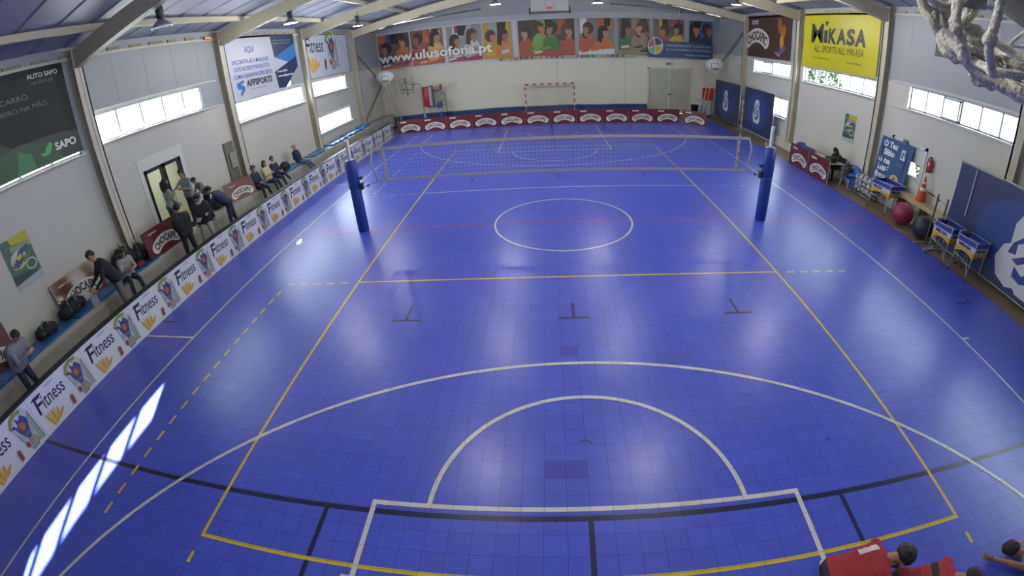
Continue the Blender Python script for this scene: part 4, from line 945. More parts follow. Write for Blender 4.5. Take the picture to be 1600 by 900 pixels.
# referee stand
t = thing('referee_stand', 'referee stand with red padding and blue post near the back wall', 'referee stand', (-7.12, 18.1, 0))
RP = ink('a52335'); mb = MB(); mb.lathe([(0.0, 0), (0.25, 0.0), (0.27, 0.04), (0.27, 1.22), (0.25, 1.26), (0, 1.26)], RP, (-0.62, 0, 1.16), 6); mb.build('red_pad', t)
mb = MB(); mb.box(-0.44, -0.24, -0.24, 0.24, 1.18, 2.42, ink('8d9196')); mb.build('grey_pad', t)
mb = MB()
for x in (-0.22, -0.12): mb.tube([(x, -0.25, 1.1), (x, -0.25, 2.3), (x - 0.06, -0.2, 2.45), (x - 0.2, -0.1, 2.48)], 0.02, DARK)
mb.tube([(-0.6, 0, 1.1), (0.15, 0, 1.16)], 0.035, PADB); mb.build('frame', t)
mb = MB(); mb.bbox(0.08, 0.34, -0.13, 0.13, 0.0, 0.72, PADB, 0.02); mb.bbox(0.02, 0.32, -0.12, 0.12, 1.0, 1.4, PADB, 0.02); mb.bbox(0.13, 0.25, -0.06, 0.06, 0.7, 1.02, ink('9aa2ad'), 0.01); mb.build('post', t)
mb = MB(); mb.tube([(0.25, 0, 1.95), (0.27, 0, 1.98), (0.5, 0, 1.98), (0.56, 0, 1.85), (0.60, 0, 0.05)], 0.018, DARK); mb.tube([(0.25, -0.1, 1.9), (0.26, -0.1, 1.0)], 0.014, ALU)
for k in range(5): mb.tube([(0.26, 0, 0.5 + 0.33 * k), (0.57, 0, 0.5 + 0.33 * k)], 0.012, DARK, 6)
mb.build('ladder', t)
mb = MB(); mb.bbox(-0.12, 0.42, -0.2, 0.2, 2.08, 2.16, ink('7a2a38'), 0.02, Matrix.Rotation(-0.08, 4, 'Y')); mb.bbox(0.28, 0.36, -0.2, 0.2, 2.14, 2.52, ink('8a2a3a'), 0.02); mb.tube([(-0.1, -0.2, 2.16), (0.0, -0.2, 2.32), (0.3, -0.2, 2.34)], 0.014, DARK, 6); mb.build('seat', t)

# exit sign, fire cabinet, white tub and bin by the door
t = thing('exit_sign', 'small exit sign with a running figure above the grey double door', 'sign', (7.80, YB - 0.02, 3.24))
a = Art(0.52, 0.20, ink('a3a79c'), 0.015, (-0.26, -0.01, -0.1), (1, 0, 0), (0, 0, 1)); k = ink('4f5a4c'); a.rect(0.06, 0.04, 0.2, 0.16, k); a.oval(0.30, 0.145, 0.02, 0.022, k); a.poly([(0.22, 0.12), (0.32, 0.13), (0.38, 0.10), (0.31, 0.11), (0.30, 0.08), (0.35, 0.05), (0.29, 0.055), (0.24, 0.03), (0.27, 0.08)], k); a.build('sign_plate', t)
t = thing('fire_hose_cabinet', 'red fire hose cabinet on the back wall behind the right basketball stand', 'fire cabinet', (10.46, YB, 0.98))
mb = MB(); mb.bbox(-0.36, 0.36, -0.2, -0.005, 0, 0.78, ink('b02a28'), 0.015); mb.build('body', t); mb = MB(); mb.bbox(-0.31, -0.02, -0.215, -0.2, 0.05, 0.73, ink('bd3430'), 0.005); mb.bbox(0.02, 0.31, -0.215, -0.2, 0.05, 0.73, ink('bd3430'), 0.005); mb.build('door', t)
t = thing('storage_tub', 'large pale blue-white tub on the floor below the red cabinet', 'tub', (10.10, 18.73, 0))
mb = MB(); mb.bbox(-0.50, 0.50, -0.20, 0.20, 0.0, 0.90, ink('b9c6cc'), 0.06); mb.build('body', t); mb = MB(); mb.bbox(-0.54, 0.54, -0.23, 0.23, 0.90, 0.96, ink('c9d4d8'), 0.02); mb.build('lid', t)
t = thing('bin', 'black round bin behind the angled maroon board', 'bin', (9.12, 17.5, 0))
mb = MB(); mb.lathe([(0.0, 0.0), (0.19, 0.0), (0.25, 0.74), (0.27, 0.75), (0.27, 0.79), (0.24, 0.79), (0.18, 0.05), (0, 0.05)], BLKP); mb.build('body', t)

# basket lifted to the roof at the far end
t = thing('basketball_hoop', 'basketball backboard with red hoop folded up under the roof at the far end', 'basketball hoop', (0.12, 12.5, 5.98))
mb = MB(); nvy = ink('20264a'); mb.bbox(-1.0, 1.0, -0.05, 0.05, 0.02, 0.14, nvy, 0.01); mb.bbox(-1.0, -0.92, -0.05, 0.05, 0.02, 0.36, BLKP, 0.01); mb.bbox(0.92, 1.0, -0.05, 0.05, 0.02, 0.36, BLKP, 0.01); mb.build('bottom_pad', t)
GLS = mat('acrylic_board', (0.5, 0.52, 0.55), 0.2, alpha=0.18); mb = MB(); mb.box(-0.9, 0.9, -0.02, 0.0, 0.12, 1.15, GLS); mb.build('backboard', t)
mb = MB(); mb.box(-0.14, 0.14, -0.16, -0.02, 0.22, 0.34, HOOP); mb.tube([(0.225 * math.cos(k * PI / 12), -0.30 - 0.10 * math.sin(k * PI / 12), 0.52 + 0.225 * math.sin(k * PI / 12)) for k in range(24)], 0.012, HOOP, 6, closed=True); mb.build('hoop', t)
mb = MB(); mb.tube([(-0.4, 0.02, 0.9), (-0.4, 0.3, 2.25)], 0.03, PAINT2); mb.build('lift_arm', t); mb = MB(); mb.tube([(0.4, 0.02, 0.9), (0.4, 0.3, 2.25)], 0.03, PAINT2); mb.build('lift_arm', t)

# ---------------------------------------------------------------- lamps
LAMPM = mat('lamp_glow', (1.0, 0.98, 0.95), 0.5, emit=16.0); REFL = mat('lamp_reflector', (0.35, 0.37, 0.45), 0.25, metal=0.7)
def lamp(x, y, lab, lit=True, zl=6.10):
    zt = zr(x) - (0.55 if abs(x) > 5 else 0.5)
    t = thing('hanging_lamp', lab, 'ceiling lamp', (x, y, zl), 0, 'bell lamps hanging from the roof frames')
    mb = MB(); mb.lathe([(0.0, 0.42), (0.075, 0.42), (0.085, 0.38), (0.085, 0.16), (0.06, 0.14), (0.0, 0.14)], DARK, n=18)
    for k in range(6): mb.lathe([(0.095, 0.20 + 0.03 * k), (0.095, 0.21 + 0.03 * k)], DARK, n=18)
    mb.build('ballast_housing', t)
    mb = MB(); mb.lathe([(0.06, 0.15), (0.10, 0.12), (0.19, 0.04), (0.235, -0.02), (0.235, -0.03), (0.18, 0.035), (0.09, 0.11), (0.05, 0.13)], REFL, n=28); mb.build('reflector', t)
    mb = MB(); mb.lathe([(0.0, -0.022), (0.215, -0.022)], LAMPM if lit else mat('lamp_glass_dim', (0.3, 0.32, 0.42), 0.15), n=24); mb.build('diffuser', t)
    mb = MB(); mb.tube([(0, 0, 0.42), (0, 0, 0.50), (-0.02, 0, 0.56), (0.03, 0, 0.56), (0, 0, 0.62)], 0.008, ALU, 6); mb.tube([(0, 0, 0.6), (0.0, 0, max(0.62, zt - zl + 0.2))], 0.006, ALU, 6); mb.build('hook', t)
    if lit: add_light('lamp_light', 'POINT', (x, y, zl - 0.20), LAMP_W, (1.0, 0.96, 0.90), shadow_soft_size=0.12)
lamp(-7.94, -2.9, 'unlit black-topped bell lamp hanging nearest to the camera, beside the dark green banner', False)
lamp(-7.98, 2.78, 'bright bell lamp hanging in front of the white and blue banner'); lamp(-8.02, 8.6, 'bright bell lamp hanging in front of the white cereal banner')
lamp(-2.15, 8.75, 'bright bell lamp hanging left of the lifted far basket', zl=6.27); lamp(1.98, 8.75, 'bright bell lamp hanging right of the lifted far basket', zl=6.15); lamp(7.85, 8.6, 'bright bell lamp hanging near the brown banner', zl=6.33)
for (x, y) in ((-2.2, 2.75), (2.2, 2.75), (8.0, 2.72), (-2.2, -3.1), (2.2, -3.1), (-2.2, -9.1), (2.2, -9.1)):  # out-of-view lamps added to brighten the near half of the hall
    lamp(x, y, 'unseen bell lamp added for light above the near half of the court', True, 6.3)
t = thing('warning_light', 'small orange light under the eave beside the white and blue banner', 'light', (XL + 0.12, 2.3, 6.28)); mb = MB(); mb.tube([(0, -0.16, 0), (0, 0.10, 0.0)], 0.035, mat('orange_glow', (0.8, 0.2, 0.06), 0.4, emit=1.2)); mb.build('lens', t); mb = MB(); mb.box(-0.09, -0.03, -0.2, 0.14, -0.04, 0.06, DARK); mb.build('bracket', t)

# electric box and conduit beside the door
t = thing('fuse_box', 'grey fuse box on the shaded side of the left column by the glass door', 'fuse box', (XL + 0.06, 2.10, 1.82)); mb = MB(); mb.bbox(-0.04, 0.08, -0.02, 0.30, 0, 0.52, ink('9a9a8c'), 0.01); mb.build('body', t)
mb = MB(); mb.box(-0.05, 0.0, -0.14, 0.38, -0.75, 0.9, ink('6f6f62')); mb.build('backing_panel', t)
mb = MB(); [mb.box(0.08, 0.085, 0.03, 0.25, 0.1 + 0.14 * k, 0.16 + 0.14 * k, ink('84847a')) for k in range(3)]; mb.build('breaker_cover', t)

# ---------------------------------------------------------------- basketball net right beside the camera
NET = [[[-0.1401, -10.607, 4.422], [-0.1438, -10.6149, 4.4088], [-0.145, -10.6263, 4.4], [-0.1398, -10.6308, 4.3947], [-0.1415, -10.6427, 4.3875], [-0.1421, -10.6562, 4.3804], [-0.1371, -10.6615, 4.3746], [-0.1324, -10.6668, 4.3705], [-0.1277, -10.6727, 4.369], [-0.1214, -10.6808, 4.3668], [-0.1117, -10.6943, 4.3632]], [[-0.1095, -10.5817, 4.4287], [-0.1132, -10.5896, 4.4159], [-0.1135, -10.6022, 4.4084], [-0.115, -10.614, 4.4011], [-0.1187, -10.6237, 4.3936], [-0.122, -10.6342, 4.3872], [-0.125, -10.6453, 4.3805]], [[-0.1711, -10.6747, 4.415], [-0.1701, -10.6744, 4.4088], [-0.1701, -10.673, 4.4024], [-0.1694, -10.6724, 4.3938], [-0.1675, -10.6737, 4.3879], [-0.1646, -10.6763, 4.3819], [-0.1548, -10.6718, 4.3773]], [[-0.113, -10.6065, 4.4279], [-0.1101, -10.6065, 4.4131], [-0.1164, -10.6126, 4.4017], [-0.1141, -10.6141, 4.3946], [-0.1173, -10.6246, 4.3885], [-0.1197, -10.6363, 4.3812], [-0.1194, -10.6517, 4.378], [-0.1217, -10.6645, 4.3753]], [[-0.0792, -10.6, 4.4357], [-0.0776, -10.5982, 4.4197], [-0.0802, -10.5934, 4.4087], [-0.0804, -10.6079, 4.4057], [-0.0714, -10.6178, 4.4015], [-0.0661, -10.624, 4.3983], [-0.061, -10.6302, 4.3962], [-0.0492, -10.6459, 4.3913]], [[-0.2096, -10.7367, 4.4069], [-0.2091, -10.7355, 4.4001], [-0.2091, -10.7338, 4.3925], [-0.2095, -10.7321, 4.3852], [-0.2091, -10.7319, 4.38], [-0.204, -10.7298, 4.3754], [-0.1991, -10.7276, 4.3711]], [[-0.0048, -10.6101, 4.4256], [-0.0116, -10.598, 4.4118], [-0.0139, -10.5941, 4.4064], [-0.0197, -10.5867, 4.4066], [-0.0396, -10.5938, 4.4055]], [[-0.0139, -10.5941, 4.4064], [-0.0098, -10.5996, 4.4069], [-0.0021, -10.6107, 4.4095]], [[-0.0139, -10.5941, 4.4064], [-0.0135, -10.5936, 4.3987], [-0.0303, -10.6036, 4.3892], [-0.0558, -10.6191, 4.3817], [-0.0968, -10.6474, 4.3742]], [[-0.1991, -10.7276, 4.3711], [-0.1726, -10.7129, 4.3734], [-0.1523, -10.7067, 4.375], [-0.1384, -10.7091, 4.3772]], [[-0.155, -10.6717, 4.3785], [-0.1577, -10.6838, 4.3766], [-0.177, -10.7073, 4.3737], [-0.1991, -10.7276, 4.3711]], [[-0.1143, -10.6575, 4.372], [-0.1118, -10.6605, 4.3678], [-0.1065, -10.6673, 4.3657], [-0.1009, -10.6748, 4.3639], [-0.0949, -10.6835, 4.3609]], [[-0.1068, -10.6354, 4.3761], [-0.1032, -10.6395, 4.3718], [-0.0985, -10.6452, 4.3708], [-0.0944, -10.6505, 4.3734], [-0.0871, -10.66, 4.3728], [-0.0791, -10.6712, 4.3676]], [[-0.1116, -10.6381, 4.4286], [-0.1033, -10.6297, 4.418], [-0.0991, -10.618, 4.4112], [-0.1026, -10.6129, 4.4035], [-0.1042, -10.6101, 4.3962]], [[-0.1635, -10.6394, 4.4166], [-0.1521, -10.6356, 4.4123], [-0.1393, -10.6342, 4.4124], [-0.1338, -10.6408, 4.4164], [-0.1304, -10.6464, 4.4242]], [[-0.0934, -10.6071, 4.3961], [-0.0863, -10.6147, 4.3943], [-0.0873, -10.6284, 4.388], [-0.0904, -10.6398, 4.3806], [-0.0825, -10.6497, 4.3772], [-0.0715, -10.6649, 4.3729]], [[-0.1218, -10.6216, 4.4021], [-0.1161, -10.6271, 4.3981], [-0.1106, -10.6323, 4.3905], [-0.1052, -10.6378, 4.3831], [-0.1083, -10.6491, 4.3752]]]
ROPEW = mat('rope_white', (0.80, 0.76, 0.64), 0.85, noise=0.12, nscale=350, bump=0.35)
t = thing('basketball_net', 'worn white rope basketball net hanging close by, high in front of the yellow banner wall', 'basketball net', (0, 0, 0))
def smooth(p, n=4):
    p = [Vector(q) for q in p]; out = []
    for i in range(len(p) - 1):
        a, b, c, d = p[max(i - 1, 0)], p[i], p[i + 1], p[min(i + 2, len(p) - 1)]
        for k in range(n):
            u = k / n; out.append(0.5 * ((2 * b) + (c - a) * u + (2 * a - 5 * b + 4 * c - d) * u * u + (3 * b - a - 3 * c + d) * u ** 3))
    return out + [p[-1]]
rnd = random.Random(5)
def resample(p, n):
    p = [Vector(q) for q in p]; L_ = [0]
    for a, b in zip(p[:-1], p[1:]): L_.append(L_[-1] + (b - a).length)
    out = []
    for k in range(n):
        d = L_[-1] * k / (n - 1); j = max(i for i in range(len(L_) - 1) if L_[i] <= d + 1e-9) if d > 0 else 0; out.append(p[j].lerp(p[j + 1], (d - L_[j]) / max(1e-9, L_[j + 1] - L_[j])))
    return out
for k in range(8):  # the loose meshes bunched between the outer cords
    A, B = resample(NET[0], 10), resample(NET[(4, 15, 4, 15)[k % 4]], 10); u = (0.15, 0.3, 0.45, 0.6, 0.75, 0.25, 0.5, 0.88)[k]
    NET.append([list(a.lerp(b, min(1, max(0, u + 0.22 * math.sin(j * 1.3 + k * 2.1)))) + Vector((0, 0, 0.004 * math.sin(j + k)))) for j, (a, b) in enumerate(zip(A, B))])
for i, s in enumerate(NET):
    pts = smooth(s, 8); thick = 0.0024 if i in (5,) else 0.0017 if i in (6, 7) else 0.0025
    for c_ in range(1 if i in (5, 6, 7, 8, 9, 10, 11) else 2):  # most meshes of the net hang doubled up, two cords side by side
        mb = MB(); sh = Vector((0, 0, 0)) if c_ == 0 else Vector((rnd.uniform(-0.003, 0.003), 0.003, rnd.uniform(-0.006, 0.006)))
        q = [p + sh * (1 + 0.25 * math.sin(k * 0.35 + i)) for k, p in enumerate(pts)]
        mb.tube(q, [thick * (1 + 0.10 * math.sin(k * 2.1)) for k in range(len(q))], ROPEW, 10)
        if len(s) > 5: mb.ball(q[len(q) // 2], (thick * 1.7,) * 3, ROPEW, 10)
        mb.build('rope', t)

mb = MB(); mb.tube([(-0.12, -10.64, 4.42), (-0.05, -10.55, 4.75), (0.0, -10.2, 8.34)], 0.012, ALU, 6); mb.build('hanger', t)
# ---------------------------------------------------------------- things along the right side
TBL = mat('table_top', hx('8f8672'), 0.5, noise=0.06); 
t = thing('score_table', 'pale wooden score table behind two maroon cereal boards', 'table', (10.22, 4.95, 0))
mb = MB(); mb.bbox(-0.36, 0.36, -1.45, 1.42, 0.74, 0.78, TBL, 0.008); mb.build('tabletop', t)
for (x, y) in ((-0.3, -1.35), (0.3, -1.35), (-0.3, 1.3), (0.3, 1.3)): mb = MB(); mb.tube([(x, y, 0), (x, y, 0.74)], 0.018, SIL); mb.build('leg', t)
def soft(name, lab, cat, loc, parts, rz=0, vox=0.02):
    t = thing(name, lab, cat, loc, rz); return t
def blob(parts, m, name, parent, seed=0, wob=0.02, vox=0.022):
    """soft lump: merged ellipsoids, remeshed into one skin and crumpled a little"""
    mb = MB()
    for (c, r) in parts: mb.ball(c, r, m, 14)
    o = mb.build(name, parent); md = o.modifiers.new('r', 'REMESH'); md.mode = 'VOXEL'; md.voxel_size = vox
    tx = bpy.data.textures.new('crumple', 'CLOUDS'); tx.noise_scale = 0.12; d = o.modifiers.new('d', 'DISPLACE'); d.texture = tx; d.strength = wob * 2; d.texture_coords = 'GLOBAL'
    dg = bpy.context.evaluated_depsgraph_get(); dg.update(); me = bpy.data.meshes.new_from_object(o.evaluated_get(dg), depsgraph=dg); o.modifiers.clear(); o.data = me
    me.materials.clear(); me.materials.append(m); me.polygons.foreach_set('use_smooth', [True] * len(me.polygons)); return o
BLU = mat('cloth_blue', hx('23418f'), 0.7, noise=0.2, nscale=8); BLKC = mat('cloth_black', (0.014, 0.015, 0.022), 0.75, noise=0.3, nscale=9); CHAR = mat('cloth_charcoal', (0.03, 0.032, 0.04), 0.8, noise=0.2, nscale=9)
t = thing('jacket', 'crumpled blue training jacket lying on the far end of the score table', 'clothes', (10.15, 5.75, 0.78)); blob([((0.0, 0.45, 0.08), (0.20, 0.22, 0.10)), ((0, 0.1, 0.05), (0.17, 0.25, 0.06)), ((0.02, -0.25, 0.05), (0.16, 0.25, 0.06)), ((0.0, -0.5, 0.05), (0.10, 0.15, 0.05))], BLU, 'cloth', t)
t = thing('papers', 'white papers and scoresheets on the near end of the score table', 'papers', (10.15, 4.25, 0.785)); mb = MB()
for k in range(7): mb.box(-0.15, 0.06, -0.12, 0.17, 0.003 * k, 0.003 * k + 0.002, ink('c0c0ba'), Matrix.Translation((0.05 * math.sin(k * 2.1), 0.16 * k - 0.5, 0)) @ Matrix.Rotation(k * 0.7, 4, 'Z'))
mb.build('sheets', t)
t = thing('scoreboard', 'small black scoring device on the score table next to the seated person', 'scoreboard', (10.08, 3.85, 0.78)); mb = MB(); mb.bbox(-0.12, 0.12, -0.22, 0.22, 0, 0.16, BLKP, 0.015); mb.build('body', t); mb = MB(); mb.box(-0.125, -0.121, -0.18, 0.18, 0.03, 0.13, ink('4a5560')); mb.build('display', t)
def chair(lab, loc, rz, col):
    t = thing('chair', lab, 'chair', loc, rz); mb = MB(); mb.bbox(-0.21, 0.21, -0.20, 0.22, 0.43, 0.46, col, 0.012); mb.build('seat', t)
    mb = MB(); mb.bbox(-0.20, 0.20, -0.235, -0.205, 0.58, 0.88, col, 0.012); mb.build('backrest', t)
    for (x, y) in ((-0.19, 0.19), (0.19, 0.19), (-0.19, -0.2), (0.19, -0.2)):
        mb = MB(); mb.tube([(x * 1.1, y * 1.15, 0), (x, y, 0.43)] + ([(x, -0.22, 0.9)] if y < 0 else []), 0.012, SIL, 6); mb.build('leg', t)
    return t
chair('chair under the blue coat at the near end of the score table', (10.42, 3.00, 0), PI / 2 + 0.2, ink('2a4a9a'))
chair('chair the person in the black headscarf sits on behind the score table', (10.70, 4.15, 0), PI / 2, ink('3a3f4a'))
t = thing('coat', 'bright blue coat with a green lining hanging over the chair by the score table', 'clothes', (10.66, 2.98, 0.05))
blob([((0.02, 0, 0.62), (0.13, 0.26, 0.24)), ((0.04, 0.0, 0.34), (0.12, 0.27, 0.30)), ((0.0, 0.05, 0.12), (0.12, 0.24, 0.12)), ((-0.16, 0.05, 0.50), (0.16, 0.2, 0.08))], mat('cloth_bright_blue', hx('2554b8'), 0.6, noise=0.15), 'cloth', t)
o = blob([((-0.10, 0.08, 0.74), (0.07, 0.07, 0.06))], mat('cloth_lime', hx('6fbf3a'), 0.6), 'lining', t); o['label'] = 'lime green lining'
t = thing('backpack', 'dark backpack on the chair with the blue coat', 'bag', (10.40, 3.12, 0.47)); blob([((0, 0, 0.2), (0.15, 0.17, 0.22)), ((0.0, 0.02, 0.36), (0.10, 0.13, 0.10))], CHAR, 'body', t); mb = MB(); mb.tube([(-0.05, -0.05, 0.42), (0, 0, 0.52), (0.05, 0.05, 0.42)], 0.012, BLKC, 6); mb.build('handle', t)

# ball carts
CY, CB_, CW = ink('c99a1a'), ink('2a3a9a'), ink('b9bcc4')
def cart(lab, loc, rz, w_=0.62, d_=0.60):
    t = thing('ball_cart', lab, 'ball cart', loc, rz); h0, h1 = 0.55, 0.98
    mb = MB(); n = 8
    def wall(p, q, sg):
        for (a, b, m_) in ((0.0, 0.36, CY), (0.36, 0.68, CW), (0.68, 1.0, CB_)):
            vs = []
            for k in range(n + 1):
                u = k / n; x = p[0] + (q[0] - p[0]) * u; y = p[1] + (q[1] - p[1]) * u; sag = 0.09 * math.sin(PI * u) if a == 0 else 0
                vs += [(x, y, h0 + (h1 - h0) * a + sag * (1 if a == 0 else 0)), (x, y, h0 + (h1 - h0) * b)]
            mb.add(vs, [(2 * i, 2 * i + 2, 2 * i + 3, 2 * i + 1) for i in range(n)], m_)
    c = [(-d_ / 2, -w_ / 2), (d_ / 2, -w_ / 2), (d_ / 2, w_ / 2), (-d_ / 2, w_ / 2)]
    for i in range(4): wall(c[i], c[(i + 1) % 4], 1)
    mb.add([(x, y, h0 + 0.05) for x, y in c], [(0, 1, 2, 3)], CB_); mb.build('cloth_hopper', t)
    for sg, (O, Uv) in enumerate((((-d_ / 2 - 0.004, w_ / 2 - 0.06, h0 + 0.18), (0, -1, 0)), ((-d_ / 2 + 0.06, -w_ / 2 - 0.004, h0 + 0.18), (1, 0, 0)))):
        a = Art(0.5, 0.12, CW, 0, O, Uv, (0, 0, 1)); a.text('MIKASA', 0.02, 0.0, 0.42, 0.09, ink('20222a'), bold=0.06); a.build('lettering', t)
    mb = MB()
    for (x, y) in c:
        mb.tube([(x, y, 0.05), (-x * 0.1 + x, y * 0.9, 0.55), (x, y, h1 + 0.02)], 0.013, SIL, 6)
    mb.tube([(c[0][0], c[0][1], 0.12), (c[2][0], c[2][1], 0.5)], 0.011, SIL, 6); mb.tube([(c[1][0], c[1][1], 0.12), (c[3][0], c[3][1], 0.5)], 0.011, SIL, 6)
    mb.tube([(x, y, h1) for x, y in c], 0.013, SIL, 6, closed=True); mb.build('folding_frame', t)
    for (x, y) in c: mb = MB(); mb.lathe([(0, -0.012), (0.032, -0.012), (0.032, 0.012), (0, 0.012)], BLKP, (x, y, 0.032), 12, axis='x'); mb.build('castor', t)
    for sy in (-1, 1):
        mb = MB(); mb.tube([(-d_ / 2, sy * w_ / 2, h1), (-d_ / 2 + 0.02, sy * w_ / 2, h1 + 0.06), (d_ / 2, sy * w_ / 2, h1 + 0.06)], 0.018, WHP, 6)
        if sy > 0: mb.build('handle', t)
    return t
cart('striped ball cart in front of the large blue banner, farther of the two', (9.98, -2.42, 0), 0.08); cart('striped ball cart in front of the large blue banner, nearer of the two', (10.06, -3.24, 0), 0.08)
# cart of balls under the slogan board
t = cart('larger striped ball cart at the foot of the blue slogan board', (10.52, 0.95, 0), 0.10, 0.85, 0.7)
def baller(c, r, lab, base, cols, grp='volleyballs in the wire basket', name='volleyball'):
    t = thing(name, lab, 'ball', c, 0, grp); mb = MB(); bm = bmesh.new(); bmesh.ops.create_icosphere(bm, subdivisions=3, radius=r)
    vs = [v.co.copy() for v in bm.verts]; n0 = len(mb.v); bm.verts.index_update()
    for f in bm.faces:
        q = f.calc_center_median(); k = int((math.atan2(q.y, q.x) + PI) / (PI / 3) + (1 if q.z > 0 else 0)) % len(cols)
        mb.add([v.co for v in f.verts], [(0, 1, 2)], cols[k], True)
    bm.free(); mb.build('ball', t); return t
t = thing('wire_basket', 'low wire rack full of pale balls left of the striped ball cart', 'basket', (10.72, 2.25, 0))
mb = MB(); 
for z in (0.12, 0.35, 0.62): mb.tube([(-0.3, -0.6, z), (0.3, -0.6, z), (0.3, 0.6, z), (-0.3, 0.6, z)], 0.008, SIL, 6, closed=True)
for k in range(9): y = -0.6 + 0.15 * k; mb.tube([(-0.3, y, 0.12), (-0.3, y, 0.62)], 0.004, SIL, 4); mb.tube([(0.3, y, 0.12), (0.3, y, 0.62)], 0.004, SIL, 4); mb.tube([(-0.3, y, 0.12), (0.3, y, 0.12)], 0.004, SIL, 4)
mb.build('wire_frame', t)
for (x, y) in ((-0.28, -0.58), (0.28, -0.58), (-0.28, 0.58), (0.28, 0.58)): mb = MB(); mb.tube([(x, y, 0), (x, y, 0.13)], 0.01, SIL, 6); mb.build('leg', t)
k = 0
pal = (ink('b9bdc4'), ink('6f7480'), ink('a3a08c')); first = None
for z in (0.24, 0.44, 0.62):
    for y in (-0.44, -0.22, 0.0, 0.22, 0.44):
        for x in (-0.16, 0.10):
            k += 1; c = (10.72 + x + 0.05 * (k % 2), 2.25 + y, z)
            if first is None: first = baller(c, 0.103, 'grey and white ball heaped in the wire rack', None, pal)
            else: dup(first, c, k * 1.3)
# exercise balls
for (c, r, col, lab) in (((10.38, -0.13, 0.345), 0.345, '8f2a48', 'big dark pink exercise ball in front of the bench'), ((10.34, -1.13, 0.335), 0.335, '262d36', 'big black exercise ball next to the metal rack')):
    t = thing('exercise_ball', lab, 'exercise ball', c); mb = MB(); prof = [(r * math.sin(PI * k / 40) * (1 + (0.004 if k % 4 == 0 else 0)), -r * math.cos(PI * k / 40)) for k in range(41)]; mb.lathe(prof, mat('vinyl_' + col, hx(col), 0.35), n=40, T=Matrix.Rotation(0.5, 4, 'X')); mb.build('ball', t); mb = MB(); mb.lathe([(0, 0.0), (0.02, 0.0), (0.02, 0.008), (0, 0.01)], ink('888888'), (0, 0, r)); mb.build('valve', t)
t = thing('hoop_ring', 'thin pale training ring lying on the floor below the pink ball', 'ring', (10.15, -0.55, 0.0)); mb = MB(); mb.tube([(0.3 * math.cos(k * PI / 16), 0.3 * math.sin(k * PI / 16), 0.012) for k in range(32)], 0.012, ink('8f9a90'), 6, closed=True); mb.build('ring', t)
# wooden bench against the wall
t = thing('gym_bench', 'long pale wooden bench top with the traffic cone on it', 'bench', (10.88, -0.45, 0)); WOOD = mat('wood_pale', hx('b3a578'), 0.4, noise=0.12, nscale=5)
mb = MB(); mb.bbox(-0.20, 0.22, -1.25, 1.2, 0.76, 0.80, WOOD, 0.008); mb.build('bench_top', t); mb = MB(); mb.bbox(-0.19, -0.16, -1.2, 1.15, 0.66, 0.76, WOOD, 0.006); mb.build('rail', t)
for y in (-1.1, 0.0, 1.05): mb = MB(); mb.bbox(-0.18, 0.2, y - 0.03, y + 0.03, 0, 0.76, mat('wood_shade', hx('6f6650'), 0.5), 0.006); mb.build('leg', t)
# traffic cone
t = thing('traffic_cone', 'orange traffic cone with white bands standing on the wooden bench', 'traffic cone', (10.88, -0.22, 0.80)); OR = ink('cf4a1e'); 
mb = MB(); mb.lathe([(0.16, 0.0), (0.165, 0.02), (0.135, 0.33), (0.13, 0.34)], OR, n=24); mb.build('base_skirt', t)
mb = MB()
for (r0, z0, r1, z1, m_) in ((0.10, 0.34, 0.082, 0.44, WHP), (0.082, 0.44, 0.062, 0.55, OR), (0.062, 0.55, 0.05, 0.62, WHP), (0.05, 0.62, 0.022, 0.77, OR), (0.022, 0.77, 0.0, 0.775, OR)): mb.lathe([(r0, z0), (r1, z1)], m_, n=24)
mb.build('cone', t); mb = MB(); mb.lathe([(0.11, 0.335), (0.115, 0.35), (0.10, 0.36)], ink('d8c63a')); mb.build('ring', t)
# fire extinguisher
t = thing('fire_extinguisher', 'red fire extinguisher on the wall right of the right door', 'fire extinguisher', (XR - 0.10, -0.12, 1.68)); mb = MB(); mb.lathe([(0, 0), (0.07, 0.0), (0.078, 0.03), (0.078, 0.34), (0.05, 0.40), (0.025, 0.42), (0.025, 0.44), (0, 0.44)], ink('a5282a')); mb.build('cylinder', t)
mb = MB(); mb.bbox(-0.08, 0.03, -0.015, 0.015, 0.44, 0.47, BLKP, 0.004); mb.build('handle', t); mb = MB(); mb.tube(smooth([(0, 0.02, 0.43), (-0.02, 0.1, 0.40), (0, 0.13, 0.25), (0, 0.12, 0.05), (0, 0.12, -0.05)]), 0.012, BLKP, 6); mb.build('hose', t); mb = MB(); mb.box(-0.081, -0.078, -0.03, 0.03, 0.2, 0.3, ink('c9c9c9')); mb.build('label_plate', t)
